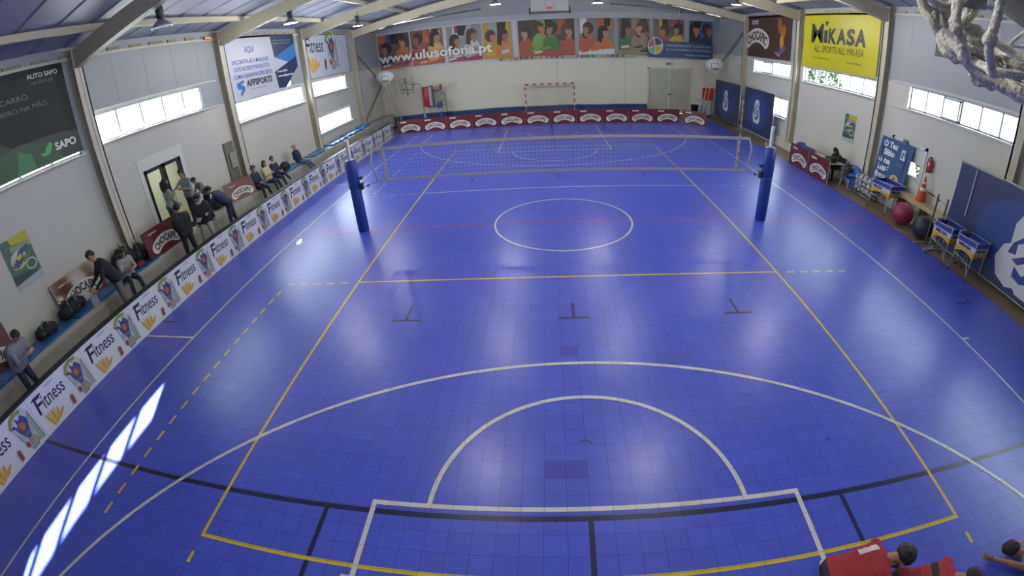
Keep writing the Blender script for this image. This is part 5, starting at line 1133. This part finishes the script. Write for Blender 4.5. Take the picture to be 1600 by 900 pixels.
# metal rack of two uprights
t = thing('metal_rack', 'dark square-tube rack standing between the black exercise ball and the large blue banner', 'rack', (10.25, -1.6, 0)); DS = mat('dark_steel', (0.06, 0.065, 0.06), 0.5); 
for y in (0.13, -0.25):
    mb = MB(); mb.bbox(-0.02, 0.02, y - 0.02, y + 0.02, 0.0, 1.45, DS, 0.004); mb.build('upright', t)
mb = MB(); mb.bbox(-0.02, 0.02, -0.25, 0.13, 0.72, 0.76, DS, 0.004); mb.bbox(-0.015, 0.6, 0.115, 0.145, 0.70, 0.74, DS, 0.004); mb.build('cross_bar', t); mb = MB(); mb.bbox(-0.45, 0.35, -0.30, -0.25, 0.0, 0.04, SIL, 0.004); mb.bbox(-0.45, 0.35, 0.13, 0.18, 0.0, 0.04, SIL, 0.004); mb.build('foot', t)
t = thing('barrier_strap', 'black and white strap hanging along the wall behind the traffic cone', 'strap', (XR - 0.02, -0.3, 1.2)); mb = MB(); mb.tube(smooth([(0, 0.9, 0.1), (0, 0.3, -0.06), (0, -0.4, -0.14), (0, -1.3, -0.30)]), 0.012, ink('9a9a94'), 6); mb.build('strap', t); mb = MB(); mb.tube([(-0.005, 0.05, -0.09), (-0.005, -0.2, -0.12)], 0.022, BLKP, 6); mb.build('buckle', t); mb = MB(); mb.tube([(-0.005, -0.35, -0.13), (-0.005, -0.5, -0.155)], 0.022, BLKP, 6); mb.build('buckle', t)
# white tube leaning by the second bank banner and badminton style base stands
t = thing('bottle_holder', 'small white drinks bottle on the floor by the second blue banner', 'bottle', (10.2, 9.45, 0)); mb = MB(); mb.lathe([(0, 0), (0.035, 0), (0.035, 0.16), (0.015, 0.2), (0.015, 0.23), (0, 0.23)], WHP); mb.build('bottle', t)

# ---------------------------------------------------------------- left bleacher: blue mats, bags and cases
SEATM = mat('mat_sky_blue', hx('2f6aa5'), 0.3, noise=0.12, nscale=3)
def seatmat(x, y, L_, w_, rz, lab, z=0.85, n=10, fold=0.02):
    t = None; mb = MB(); vs = []; fs = []
    T = Matrix.Translation((x, y, z)) @ Matrix.Rotation(rz, 4, 'Z')
    for i in range(n + 1):
        for (xx, top) in ((-w_ / 2, 0), (w_ / 2, 0), (w_ / 2, 1), (-w_ / 2, 1)):
            yy = -L_ / 2 + L_ * i / n; dz = fold * (1 + math.sin(i * 1.9 + x * 3)) * 0.5 + fold * 0.5 * (xx > 0)
            vs.append(T @ Vector((xx, yy, 0.002 + (dz + 0.028 if top else 0))))
    for i in range(n):
        for k in range(4): fs.append((4 * i + k, 4 * i + (k + 1) % 4, 4 * i + 4 + (k + 1) % 4, 4 * i + 4 + k))
    fs += [(3, 2, 1, 0), tuple(4 * n + k for k in range(4))]
    mb.add(vs, fs, SEATM); tag(mb.build('foam_mat'), lab, 'foam mat', 'blue foam mats on the bleacher step')
seatmat(-10.55, -10.2, 2.2, 0.62, 0.0, 'blue foam mat on the bleacher under the bags at the left edge'); seatmat(-10.52, -7.0, 2.3, 0.60, 0.02, 'blue foam mat on the bleacher beside the man in the grey hooded jacket')
seatmat(-10.50, -4.55, 2.3, 0.60, 0.0, 'blue foam mat under the seated girl in the grey jumper'); seatmat(-10.50, -2.05 - 0.85, 0.9, 0.58, 0.06, 'short blue foam mat left of the maroon board by the glass door')
seatmat(-10.48, 3.2, 2.2, 0.56, 0.0, 'blue foam mat under the row of three seated people'); seatmat(-10.50, 5.4, 1.9, 0.60, -0.05, 'blue foam mat under the man leaning back alone'); seatmat(-10.50, 7.6, 1.5, 0.55, 0.05, 'blue foam mat between the lone seated man and the third left column')
seatmat(-10.55, 9.9, 1.9, 0.55, 0.03, 'curled blue foam mat just past the third left column', fold=0.06); seatmat(-10.55, 12.0, 1.9, 0.55, -0.06, 'curled blue foam mat on the far bleacher below the low windows', fold=0.07); seatmat(-10.65, 13.8, 1.2, 0.5, 0.1, 'last curled blue foam mat toward the back left corner', fold=0.08)
def bag(lab, loc, rz, sz, m_=BLKC, strap=True, seed=1, strapm=None):
    t = thing('sports_bag', lab, 'bag', loc, rz); a, b, c = sz
    blob([((0, 0, c * 0.5), (a * 0.5, b * 0.42, c * 0.5)), ((0, b * 0.28, c * 0.42), (a * 0.46, b * 0.24, c * 0.42)), ((0, -b * 0.28, c * 0.42), (a * 0.46, b * 0.24, c * 0.42))], m_, 'body', t, wob=0.015)
    if strap:
        mb = MB(); sm = strapm or ink('8a8d86'); mb.tube(smooth([(a * 0.45, -b * 0.2, c * 0.4), (a * 0.2, -b * 0.14, c * 1.0), (0, 0, c * 1.12), (-a * 0.2, b * 0.1, c * 0.95)]), 0.014, sm, 6); mb.tube(smooth([(a * 0.45, b * 0.1, c * 0.3), (a * 0.3, b * 0.14, c * 0.9), (0, b * 0.2, c * 1.05)]), 0.012, sm, 6); mb.build('strap', t)
        mb = MB(); mb.tube([(a * 0.3, -b * 0.35, c * 0.82), (a * 0.3, b * 0.35, c * 0.82)], 0.005, ink('55585c'), 4); mb.build('zip', t)
bag('black sports bag with pale straps on the blue mat, larger of the pair', (-10.62, -5.55, 0.885), 0.1, (0.42, 0.80, 0.36)); bag('black sports bag on the blue mat, smaller of the pair', (-10.60, -6.40, 0.885), -0.15, (0.38, 0.55, 0.30))
bag('black bag behind the back of the man in the grey hooded jacket', (-10.62, -7.25, 0.885), 0.3, (0.35, 0.5, 0.30)); bag('black rucksack at the left edge of the picture', (-10.40, -8.25, 0.885), 0.2, (0.45, 0.55, 0.45))
bag('dark bag beyond the left edge rucksack on the blue mat', (-10.45, -9.0, 0.885), 0.6, (0.4, 0.6, 0.32)); bag('big black kit bag piled against the wall behind the seated girl', (-10.74, -3.55, 0.885), 0.05, (0.42, 0.75, 0.66)); bag('black bag with a grey panel beside the column behind the seated girl', (-10.68, -2.98 - 0.05, 0.885), -0.2, (0.36, 0.42, 0.52), CHAR)
bag('dark red holdall showing beside the seated girl', (-10.42, -3.35, 0.885), 0.0, (0.3, 0.32, 0.14), mat('cloth_red', hx('7a1f38'), 0.7), False); bag('small olive bag on the blue mat right of the seated girl', (-10.62, -2.72 - 0.05, 0.885), 0.0, (0.2, 0.26, 0.26), mat('cloth_olive', (0.05, 0.05, 0.035), 0.8), False)
bag('black backpack on the bleacher left of the seated boy with curly hair', (-10.45, 1.88 + 0.35, 0.885), 0.1, (0.36, 0.40, 0.50), BLKC, False); bag('dark brown bag on top of the heap behind the bending person', (-10.78, 0.75, 0.86), 0.1, (0.34, 0.5, 0.42), mat('cloth_brown', (0.035, 0.022, 0.02), 0.8), False)
bag('black bag on the mat between the seated row and the lone man', (-10.45, 4.68, 0.885), 0.1, (0.4, 0.45, 0.38), BLKC, False); bag('black bag at the feet of the man in the grey jumper in the doorway', (-10.35, -0.35, 0.855), 0.5, (0.35, 0.55, 0.25), BLKC, False)
# ---------------------------------------------------------------- people
SKIN = mat('skin', (0.42, 0.24, 0.15), 0.55, noise=0.08, nscale=20); SKIN2 = mat('skin_tan', (0.33, 0.18, 0.11), 0.55, noise=0.08, nscale=20)
EYE = mat('eye_dark', (0.02, 0.015, 0.012), 0.3); LIP = mat('lip', (0.30, 0.10, 0.08), 0.5)
def hairm(n, c): return mat('hair_' + n, c, 0.5, noise=0.5, nscale=60, bump=0.8)
HB_ = hairm('black', (0.010, 0.009, 0.010)); HBR = hairm('brown', (0.035, 0.020, 0.012)); HGR = hairm('grey', (0.15, 0.13, 0.11))
def cloth(n, c, r=0.8): return mat('wear_' + n, c, r, noise=0.15, nscale=18, bump=0.35)
def remeshed(mb, name, parent, vox, smooth_it=2, disp=0.0, dscale=0.05):
    o = mb.build(name, parent); md = o.modifiers.new('r', 'REMESH'); md.mode = 'VOXEL'; md.voxel_size = vox
    if disp:
        tx = bpy.data.textures.new('curl', 'CLOUDS'); tx.noise_scale = dscale; d = o.modifiers.new('d', 'DISPLACE'); d.texture = tx; d.strength = disp
    sm_ = o.modifiers.new('s', 'SMOOTH'); sm_.iterations = smooth_it; sm_.factor = 0.5
    pw = o.parent; o.parent = None
    dg = bpy.context.evaluated_depsgraph_get(); dg.update(); me = bpy.data.meshes.new_from_object(o.evaluated_get(dg), depsgraph=dg)
    o.modifiers.clear(); o.data = me; o.parent = pw; me.polygons.foreach_set('use_smooth', [True] * len(me.polygons)); return o

def person(label, loc, rz, H=1.72, lean=0, side=0, head=(0, 0), arms=((8, 8, 10, 0), (8, 8, 10, 0)), legs=((0, 4, 0), (0, 4, 0)), seat=False,
           top=None, bottom=None, skin=None, shoe=None, hair=HB_, hairstyle='short', bulk=1.0, sleeve='long', shorts=False, group=None, vox=0.0115, fem=False, twist=0, collar=None, hands='relax', stripe=False, big=1.0, printm=None):
    skin = skin or SKIN; shoe = shoe or BLKC; k = H / 1.75; D = math.radians
    t = thing('person', label, 'person', loc, rz, group)
    V = Vector
    Lr = D(lean); Sr = D(side); tdir = V((math.sin(Sr), math.sin(Lr) * math.cos(Sr), math.cos(Lr) * math.cos(Sr))).normalized()
    Rt = Matrix.Rotation(D(twist), 3, tdir); lat = (Rt @ (V((1, 0, 0)) - tdir * tdir.x)).normalized(); fwd_ = tdir.cross(lat) * -1
    fwd_ = lat.cross(tdir) * -1 if lat.cross(tdir).y < 0 else lat.cross(tdir)
    P0 = V((0, 0, 0)); sw = 0.185 if not fem else 0.165
    SC = P0 + tdir * 0.47; NK = P0 + tdir * 0.55
    hd_p = Lr + D(head[0]); yawh = D(head[1])
    hup = V((math.sin(Sr * 0.5), math.sin(hd_p), math.cos(hd_p))).normalized()
    hlat = (Matrix.Rotation(yawh, 3, hup) @ (V((1, 0, 0)) - hup * hup.x)).normalized(); hf = hup.cross(hlat)
    HC = NK + tdir * 0.03 + hup * 0.125 + hf * 0.02
    prim = []  # (a, b, ra, rb, tag)
    def cap(a, b, ra, rb, tg): prim.append((V(a), V(b), ra, rb, tg))
    bt = 'bottom'; b_ = bulk
    cap(P0 + V((-0.085, 0, 0)), P0 + V((0.085, 0, 0)), 0.112, 0.112, bt); cap(P0 + V((-0.07, -0.03, -0.02)), P0 + V((0.07, -0.03, -0.02)), 0.105, 0.105, bt)
    if not fem or True: cap(P0 + tdir * 0.015 + V((-0.085, 0, 0)), P0 + tdir * 0.015 + V((0.085, 0, 0)), 0.119 * (1 + (b_ - 1) * 0.5), 0.119 * (1 + (b_ - 1) * 0.5), 'top')
    n = 6
    for i in range(n):
        u = i / (n - 1); c = P0 + tdir * (0.05 + 0.36 * u) + fwd_ * (0.008 * math.sin(PI * u)); hw = ((0.055 + 0.055 * u) if i else 0.062) * (1 + (b_ - 1) * 0.8)
        r = (0.102 + 0.012 * math.sin(PI * u)) * (0.94 if fem else 1.0) * b_
        cap(c - lat * hw, c + lat * hw, r, r, 'top')
    cap(SC - lat * (sw - 0.03), SC + lat * (sw - 0.03), 0.066 * b_, 0.066 * b_, 'top')
    cap(SC - lat * 0.07 + tdir * 0.02, SC + lat * 0.07 + tdir * 0.02, 0.066, 0.066, 'top')
    cap(NK - tdir * 0.03, HC - hup * 0.07, 0.054, 0.052, 'skin')
    if collar: cap(NK - tdir * 0.035 - lat * 0.02, NK - tdir * 0.035 + lat * 0.02, 0.078, 0.078, 'collar')
    # head
    for (c, r) in (((0, -0.012, 0.025), 0.090), ((0, 0.012, 0.035), 0.084), ((0, 0.022, -0.03), 0.066), ((0, 0.035, -0.065), 0.047), ((0.02, 0.02, -0.045), 0.05), ((-0.02, 0.02, -0.045), 0.05)):
        q = HC + hlat * c[0] + hf * c[1] + hup * c[2]; cap(q, q + hlat * 0.0001, r, r, 'skin')
    cap(HC + hf * 0.088 + hup * 0.012, HC + hf * 0.106 - hup * 0.022, 0.009, 0.014, 'skin')
    for s in (-1, 1): cap(HC + hlat * s * 0.083 + hup * 0.015, HC + hlat * s * 0.086 - hup * 0.022 + hf * 0.004, 0.015, 0.011, 'skin')
    # arms and hands
    for s, (a, ab, e, inw) in zip((-1, 1), arms):
        sh = SC + lat * s * sw; A, B, E, I = D(a), D(ab), D(e), D(inw)
        def dirn(p, q): return (V((0, 0, -1)) * math.cos(p) * math.cos(q) + V((0, 1, 0)) * math.sin(p) * math.cos(q) + lat * s * math.sin(q)).normalized()
        ud = dirn(A, B); el = sh + ud * 0.29; fd = dirn(A + E, B - I); wr = el + fd * 0.245
        rs = 0.052 * b_ if sleeve != 'none' else 0.046
        cap(sh, el, rs, 0.041 * (b_ if sleeve == 'long' else 1), 'top' if sleeve == 'long' else ('top' if False else 'skin'))
        if sleeve == 'short': cap(sh, sh + ud * 0.19, 0.060, 0.058, 'top')
        cap(el, wr, 0.042 if sleeve == 'long' else 0.037, 0.033 if sleeve == 'long' else 0.026, 'top' if sleeve == 'long' else 'skin')
        # hand: palm, four fingers, thumb
        hl = fd.cross(V((0, 0, 1))); hl = hl.normalized() if hl.length > 0.2 else lat.copy(); hn = hl.cross(fd).normalized()
        if hands == 'relax': hl, hn = hn, -hl * s
        pc = wr + fd * 0.055
        for o_ in (-0.022, 0, 0.022): cap(wr + fd * 0.015 + hl * o_ * 0.6, wr + fd * 0.085 + hl * o_, 0.019, 0.016, 'skin')
        cu = D(28)
        for j, (o_, ln) in enumerate(((-0.031, 0.062), (-0.0105, 0.075), (0.0105, 0.078), (0.031, 0.070))):
            b0 = wr + fd * 0.085 + hl * o_; d1 = (fd * math.cos(cu * 0.6) + hn * math.sin(cu * 0.6) + hl * o_ * 4).normalized(); d2 = (fd * math.cos(cu * 1.8) + hn * math.sin(cu * 1.8) + hl * o_ * 3).normalized()
            m1 = b0 + d1 * ln * 0.52; cap(b0, m1, 0.0098, 0.009, 'skin'); cap(m1, m1 + d2 * ln * 0.5, 0.009, 0.0075, 'skin')
        tb = wr + fd * 0.03 + hl * 0.03; t1 = tb + (fd * 0.6 + hl * 0.75).normalized() * 0.042; cap(tb, t1, 0.0125, 0.011, 'skin'); cap(t1, t1 + (fd * 0.9 + hl * 0.4).normalized() * 0.032, 0.0105, 0.0085, 'skin')
    feet = []
    for s, (a, ab, kn) in zip((-1, 1), legs):
        hp = P0 + V((s * 0.088, 0, -0.03)); A, B, K = D(a), D(ab), D(kn)
        def dl(p): return (V((0, 0, -1)) * math.cos(p) * math.cos(B) + V((0, 1, 0)) * math.sin(p) * math.cos(B) + V((s, 0, 0)) * math.sin(B)).normalized()
        kd = hp + dl(A) * 0.43; an = kd + dl(A - K) * 0.42; q = 1.0 if shorts else 1.1
        cap(hp, kd, 0.088 * q, 0.060 * q, 'bottom' if not shorts else 'skin')
        if shorts: cap(hp, hp + dl(A) * 0.27, 0.100, 0.092, 'bottom')
        lt = 'skin' if shorts else 'bottom'; cap(kd, an, 0.056 * q, 0.038 * (1.25 if not shorts else 1), lt); cf = kd + dl(A - K) * 0.13 - V((0, 0.012, 0)); cap(cf, cf + dl(A - K) * 0.09, 0.052 * q, 0.046 * q, lt)
        sd = dl(A - K); toe = V((0, 1, 0)) - sd * sd.y; toe = toe.normalized() if toe.length > 0.3 else V((0, 0, 1))
        hl_ = an - toe * 0.045 + sd * 0.045; tp = an + toe * 0.15 + sd * 0.055; cap(hl_, an + toe * 0.06 + sd * 0.045, 0.038, 0.040, 'shoe'); cap(an + toe * 0.06 + sd * 0.045, tp, 0.040, 0.032, 'shoe'); feet.append(an.z - 0.0)
    dz = 0.10 / k * k if seat else -(min(min(pb.z - rb for (_, pb, _, rb, tg) in prim if tg == 'shoe'), 99))
    if seat: dz = 0.115
    off = V((0, 0, dz))
    prim = [((a + off) * k, (b + off) * k, ra * k, rb * k, tg) for (a, b, ra, rb, tg) in prim]; HCk = (HC + off) * k
    mb = MB(); dm = SKIN
    for (a, b, ra, rb, tg) in prim:
        d = b - a; L_ = d.length; d = d.normalized(); pts = []; rr = []
        for j in range(4): an_ = -PI / 2 + PI / 2 * j / 3; pts.append(a + d * ra * math.sin(an_)); rr.append(max(1e-4, ra * math.cos(an_)))
        for j in range(4): an_ = PI / 2 * j / 3; pts.append(b + d * rb * math.sin(an_)); rr.append(max(1e-4, rb * math.cos(an_)))
        if L_ < 0.001: mb.ball(tuple(a), ra, dm, 18)
        else: mb.tube(pts, rr, dm, 12)
    o = remeshed(mb, 'body', t, vox * k, 3)
    me = o.data; me.materials.clear(); order = ['skin', 'top', 'bottom', 'shoe', 'eye', 'lip', 'collar']
    for m_ in (skin, top or CHAR, bottom or BLKC, shoe, EYE, LIP, printm or collar or skin): me.materials.append(m_)
    nf = len(me.polygons); C = np.empty(nf * 3); me.polygons.foreach_get('center', C); C = C.reshape(-1, 3)
    best = np.full(nf, 9.0); mi = np.zeros(nf, int)
    for (a, b, ra, rb, tg) in prim:
        a_ = np.array(a); d = np.array(b) - a_; L2 = max(1e-9, d @ d); u = np.clip(((C - a_) @ d) / L2, 0, 1); q = np.linalg.norm(C - a_ - u[:, None] * d, axis=1) - (ra + (rb - ra) * u)
        s_ = q < best; best[s_] = q[s_]; mi[s_] = order.index(tg)
    if stripe == 'print':  # white print across the upper back
        c_ = np.array((P0 + tdir * 0.40 - fwd_ * 0.10 + off) * k); mi[(mi == 1) & (np.abs((C - c_) @ np.array(tdir)) < 0.12) & (np.abs((C - c_) @ np.array(lat) + 0.11) < 0.028) & ((C - c_) @ np.array(fwd_) < 0.03)] = 6
    elif stripe:  # dark band across the back of the shirt
        c_ = np.array((P0 + tdir * 0.34 + off) * k); mi[(mi == 1) & (np.abs((C - c_) @ np.array(tdir)) < 0.035)] = 2
    for s in (-1, 1):
        e_ = np.array(HCk + (hlat * s * 0.033 + hf * 0.088 + hup * 0.012) * k); mi[np.linalg.norm(C - e_, axis=1) < 0.016 * k] = 4
        e_ = np.array(HCk + (hlat * s * 0.036 + hf * 0.088 + hup * 0.036) * k); dd = (C - e_); mi[(np.abs(dd @ np.array(hup)) < 0.007 * k) & (np.linalg.norm(dd, axis=1) < 0.024 * k)] = 4
    e_ = np.array(HCk + (hf * 0.088 - hup * 0.052) * k); dd = C - e_; mi[(np.abs(dd @ np.array(hup)) < 0.009 * k) & (np.linalg.norm(dd, axis=1) < 0.028 * k)] = 5
    me.polygons.foreach_set('material_index', mi.astype(np.int32)); me.polygons.foreach_set('use_smooth', [True] * nf)
    # hair
    hp_ = {'short': [((0, -0.02, 0.055), 0.088), ((0, 0.015, 0.070), 0.074), ((0, -0.045, 0.02), 0.078), ((0.03, -0.02, 0.04), 0.075), ((-0.03, -0.02, 0.04), 0.075)],
           'thin': [((0, -0.045, 0.01), 0.074), ((0.05, -0.03, 0.0), 0.045), ((-0.05, -0.03, 0.0), 0.045)]}
    hp_['curly'] = hp_['short'] + [((0.05, -0.01, 0.05), 0.068), ((-0.05, -0.01, 0.05), 0.068), ((0, 0.02, 0.085), 0.062), ((0, -0.06, 0.0), 0.075)]
    hp_['long'] = hp_['short'] + [((s * 0.062, -0.02, 0.0), 0.045) for s in (-1, 1)] + [((s * 0.068, -0.015, -0.06), 0.042) for s in (-1, 1)] + [((s * 0.07, -0.01, -0.13), 0.042) for s in (-1, 1)] + [((s * 0.07, -0.0, -0.19), 0.036) for s in (-1, 1)] + [((0, -0.07, -0.03 - 0.06 * j), 0.07) for j in range(4)]
    hp_['bigcurly'] = hp_['long'] + [((s * 0.09, -0.02, -0.03 - 0.06 * j), 0.06) for s in (-1, 1) for j in range(3)] + [((0, -0.09, -0.05 * j), 0.085) for j in range(4)]
    hp_['scarf'] = hp_['short'] + [((s * 0.06, 0.0, -0.02), 0.052) for s in (-1, 1)] + [((s * 0.05, 0.015, -0.08), 0.055) for s in (-1, 1)] + [((0, -0.05, -0.05), 0.085), ((0, 0.02, -0.125), 0.07), ((0, -0.02, -0.16), 0.10), ((0, 0.02, 0.062), 0.078)]
    mb = MB()
    for (c, r) in hp_[hairstyle]: q = HCk + (hlat * c[0] + hf * c[1] + hup * c[2]) * k * (1 + (big - 1) * 0.5); mb.ball(tuple(q), r * k * 1.03 * big, hair, 14)
    cv = hairstyle in ('curly', 'bigcurly')
    hr = remeshed(mb, 'hair' if hairstyle != 'scarf' else 'headscarf', t, 0.010 if vox > 0.01 else vox, 1, 0.05 if cv else (0.018 if hairstyle in ('long', 'short') else 0), 0.03)
    hr.data.materials.clear(); hr.data.materials.append(hair)
    t['_h'] = 0; del t['_h']
    return t, {'head': HCk, 'hf': hf, 'prim': prim}
GRH = cloth('grey', (0.20, 0.21, 0.22)); GRL = cloth('light_grey', (0.30, 0.31, 0.29)); BKW = cloth('black', (0.018, 0.018, 0.024)); NVW = cloth('navy', (0.018, 0.026, 0.06)); JEAN = cloth('jeans', (0.06, 0.09, 0.16)); DJ = cloth('dark_jeans', (0.02, 0.03, 0.06))
BEI = cloth('beige', (0.50, 0.44, 0.27)); WTS = cloth('white', (0.55, 0.55, 0.52)); REDW = cloth('red', (0.30, 0.018, 0.032)); KHA = cloth('pale_grey', (0.33, 0.33, 0.31)); GRT = cloth('mid_grey', (0.14, 0.14, 0.145)); WSH = mat('shoe_white', (0.55, 0.56, 0.58), 0.5); RD_ = math.radians
E_ = -90; S_ = 180
SEAT = 0.885
# left bleacher
person('person in a grey hooded jacket standing hunched over a phone behind the white boards', (-9.68, -7.66, 0.26), RD_(-70), 1.62, lean=24, head=(26, 0), arms=((20, 12, 85, 45), (20, 12, 85, 45)), legs=((4, 6, 6), (4, 6, 6)), top=GRH, bottom=NVW, hair=HBR, bulk=1.45, collar=GRH)
pt, info = person('person in a dark hooded jacket leaning over with one arm down, holding white paper', (-9.74, -4.68, 0.26), RD_(160), 1.84, lean=24, head=(4, 30), arms=((25, 10, 30, 20), (25, 6, 25, 0)), legs=((4, 6, 2), (-4, 6, 6)), top=BKW, bottom=GRT, hair=HBR, bulk=1.32, collar=BKW)
person('seated girl with long dark hair in a grey jumper looking at her phone', (-10.14, -4.02, SEAT), RD_(-110), 1.60, lean=14, head=(16, 0), arms=((30, 6, 70, 35), (30, 6, 70, 35)), legs=((82, 4, 74), (86, 6, 84)), seat=True, top=GRL, bottom=DJ, hair=HBR, hairstyle='long', fem=True, bulk=1.2)
person('person all in black standing with back turned in front of the maroon board', (-9.62, -2.18, 0.26), RD_(60), 1.70, lean=4, head=(4, 0), arms=((12, 8, 55, 20), (18, 8, 60, 20)), legs=((2, 5, 2), (-3, 5, 2)), top=BKW, bottom=BKW, hair=HB_, bulk=1.35, collar=BKW)
person('person in an open black jacket and pale trousers standing and reading a paper', (-9.66, -1.32, 0.26), RD_(-135), 1.72, lean=8, head=(26, 0), arms=((20, 10, 75, 30), (12, 10, 40, 10)), legs=((3, 7, 2), (-3, 7, 2)), top=BKW, bottom=KHA, hair=HB_, bulk=1.32, collar=WTS)
person('person in a dark tracksuit bending down beside the leaning maroon board', (-9.72, -0.02, 0.26), RD_(120), 1.74, lean=42, head=(-6, 0), arms=((40, 8, 30, 10), (45, 8, 30, 10)), legs=((6, 5, 4), (-6, 5, 4)), top=NVW, bottom=NVW, hair=HB_, bulk=1.25, collar=NVW)
person('woman with big curly dark hair, pale grey jumper and jeans by the glass door', (-10.66, -1.42, 0.85), RD_(-20), 1.66, lean=2, head=(0, 0), arms=((10, 8, 25, 10), (10, 8, 30, 15)), legs=((0, 3, 0), (0, 3, 0)), top=GRL, bottom=JEAN, hair=HB_, hairstyle='bigcurly', fem=True)
person('person in a grey jumper reaching one arm toward the curly-haired woman by the glass door', (-10.58, -0.62, 0.85), RD_(175), 1.72, lean=4, head=(10, 0), arms=((20, 14, 95, 60), (60, 2, 12, 0)), legs=((0, 4, 0), (0, 4, 0)), top=GRH, bottom=NVW, hair=HB_)
person('young person in a grey long-sleeved top leaning forward right of the glass door', (-10.48, -0.02, 0.85), RD_(160), 1.42, lean=26, head=(14, 0), arms=((22, 8, 60, 30), (22, 8, 60, 30)), legs=((12, 4, 14), (12, 4, 14)), top=GRH, bottom=NVW, hair=HB_)
person('seated boy with curly hair in a dark tracksuit next to the leaning maroon board', (-10.34, 2.48, SEAT), RD_(-100), 1.54, lean=-4, head=(8, -25), arms=((18, 8, 60, 35), (18, 8, 60, 35)), legs=((78, 6, 60), (80, 8, 66)), seat=True, top=NVW, bottom=BKW, hair=HBR, hairstyle='curly', shoe=BLKC, bulk=1.25)
person('seated person in a beige jacket with folded arms, middle of the seated row', (-10.32, 3.18, SEAT), RD_(-95), 1.52, lean=-4, head=(4, 0), arms=((30, 10, 75, 50), (30, 10, 75, 50)), legs=((78, 4, 62), (84, 4, 68)), seat=True, top=BEI, bottom=DJ, hair=HBR, hairstyle='long', bulk=1.3, fem=True)
person('seated person in a dark jacket over a white shirt with crossed legs and white shoes', (-10.32, 3.78, SEAT), RD_(-95), 1.52, lean=-6, head=(2, 10), arms=((20, 10, 60, 40), (20, 10, 60, 40)), legs=((98, -6, 52), (80, 4, 60)), seat=True, top=NVW, bottom=DJ, shoe=WSH, hair=HB_, collar=WTS, bulk=1.2)
person('balding man in a navy jumper and jeans leaning back alone on the bleacher', (-10.38, 5.75, SEAT), RD_(-80), 1.58, lean=-14, head=(10, 0), arms=((-4, 10, 35, 20), (-4, 10, 35, 20)), legs=((76, 8, 40), (78, 8, 44)), seat=True, top=NVW, bottom=JEAN, hair=HGR, hairstyle='thin', bulk=1.3)
# score table
person('person in a black headscarf and dark coat sitting at the score table', (10.66, 4.15, 0.465), RD_(105), 1.62, lean=20, head=(20, 10), arms=((28, 6, 68, 20), (28, 6, 68, 20)), legs=((84, 6, 84), (84, 6, 84)), seat=True, top=BKW, bottom=BKW, hair=BLKC, hairstyle='scarf', bulk=1.15, fem=True)
# sheet held by the leaning man, paper held by the reader
t = thing('paper', 'sheet of white paper held by the leaning person in the dark jacket', 'paper', (-10.08, -5.22, 1.02)); mb = MB(); mb.box(-0.10, 0.10, -0.002, 0.0, -0.14, 0.14, ink('c5c8c8'), Matrix.Rotation(0.5, 4, 'Z')); mb.build('sheet', t)
t = thing('paper', 'folded paper in the hands of the person in the open black jacket', 'paper', (-9.58, -1.62, 1.32)); mb = MB(); mb.box(-0.12, 0.12, -0.08, 0.08, 0, 0.002, ink('b5b5b0'), Matrix.Rotation(0.5, 4, 'X')); mb.build('sheet', t)
# players at the near end
person('player in a red shirt and black shorts squatting low with one hand to the face', (2.17, -9.46, 0.0), RD_(-97), 1.68, lean=64, head=(22, 0), arms=((20, 0, 74, 32), (-22, 18, 70, 10)), legs=((94, 14, 132), (94, 14, 132)), top=REDW, bottom=BKW, skin=SKIN2, hair=HB_, sleeve='short', shorts=True, vox=0.008, bulk=1.0, shoe=WSH, big=1.15, stripe='print', printm=WTS)
person('player in a red shirt with a dark back stripe squatting beside the outstretched hand', (2.84, -9.74, 0.0), RD_(-116), 1.66, lean=56, head=(28, 0), arms=((40, 10, 40, 20), (40, 10, 40, 20)), legs=((94, 12, 132), (94, 12, 132)), top=REDW, bottom=BKW, skin=SKIN2, hair=HB_, sleeve='short', shorts=True, vox=0.009, bulk=0.95, stripe=True, big=1.1)
person('player lying on the floor with one bare arm and open hand stretched out', (5.44, -10.14, 0.0), RD_(54.4), 1.75, lean=88, head=(-10, 0), arms=((92, 4, -3, 0), (20, 20, 60, 20)), legs=((-90, 6, 0), (-90, 6, 0)), seat=True, top=GRH, bottom=BKW, skin=SKIN2, hair=HB_, sleeve='none', vox=0.009)
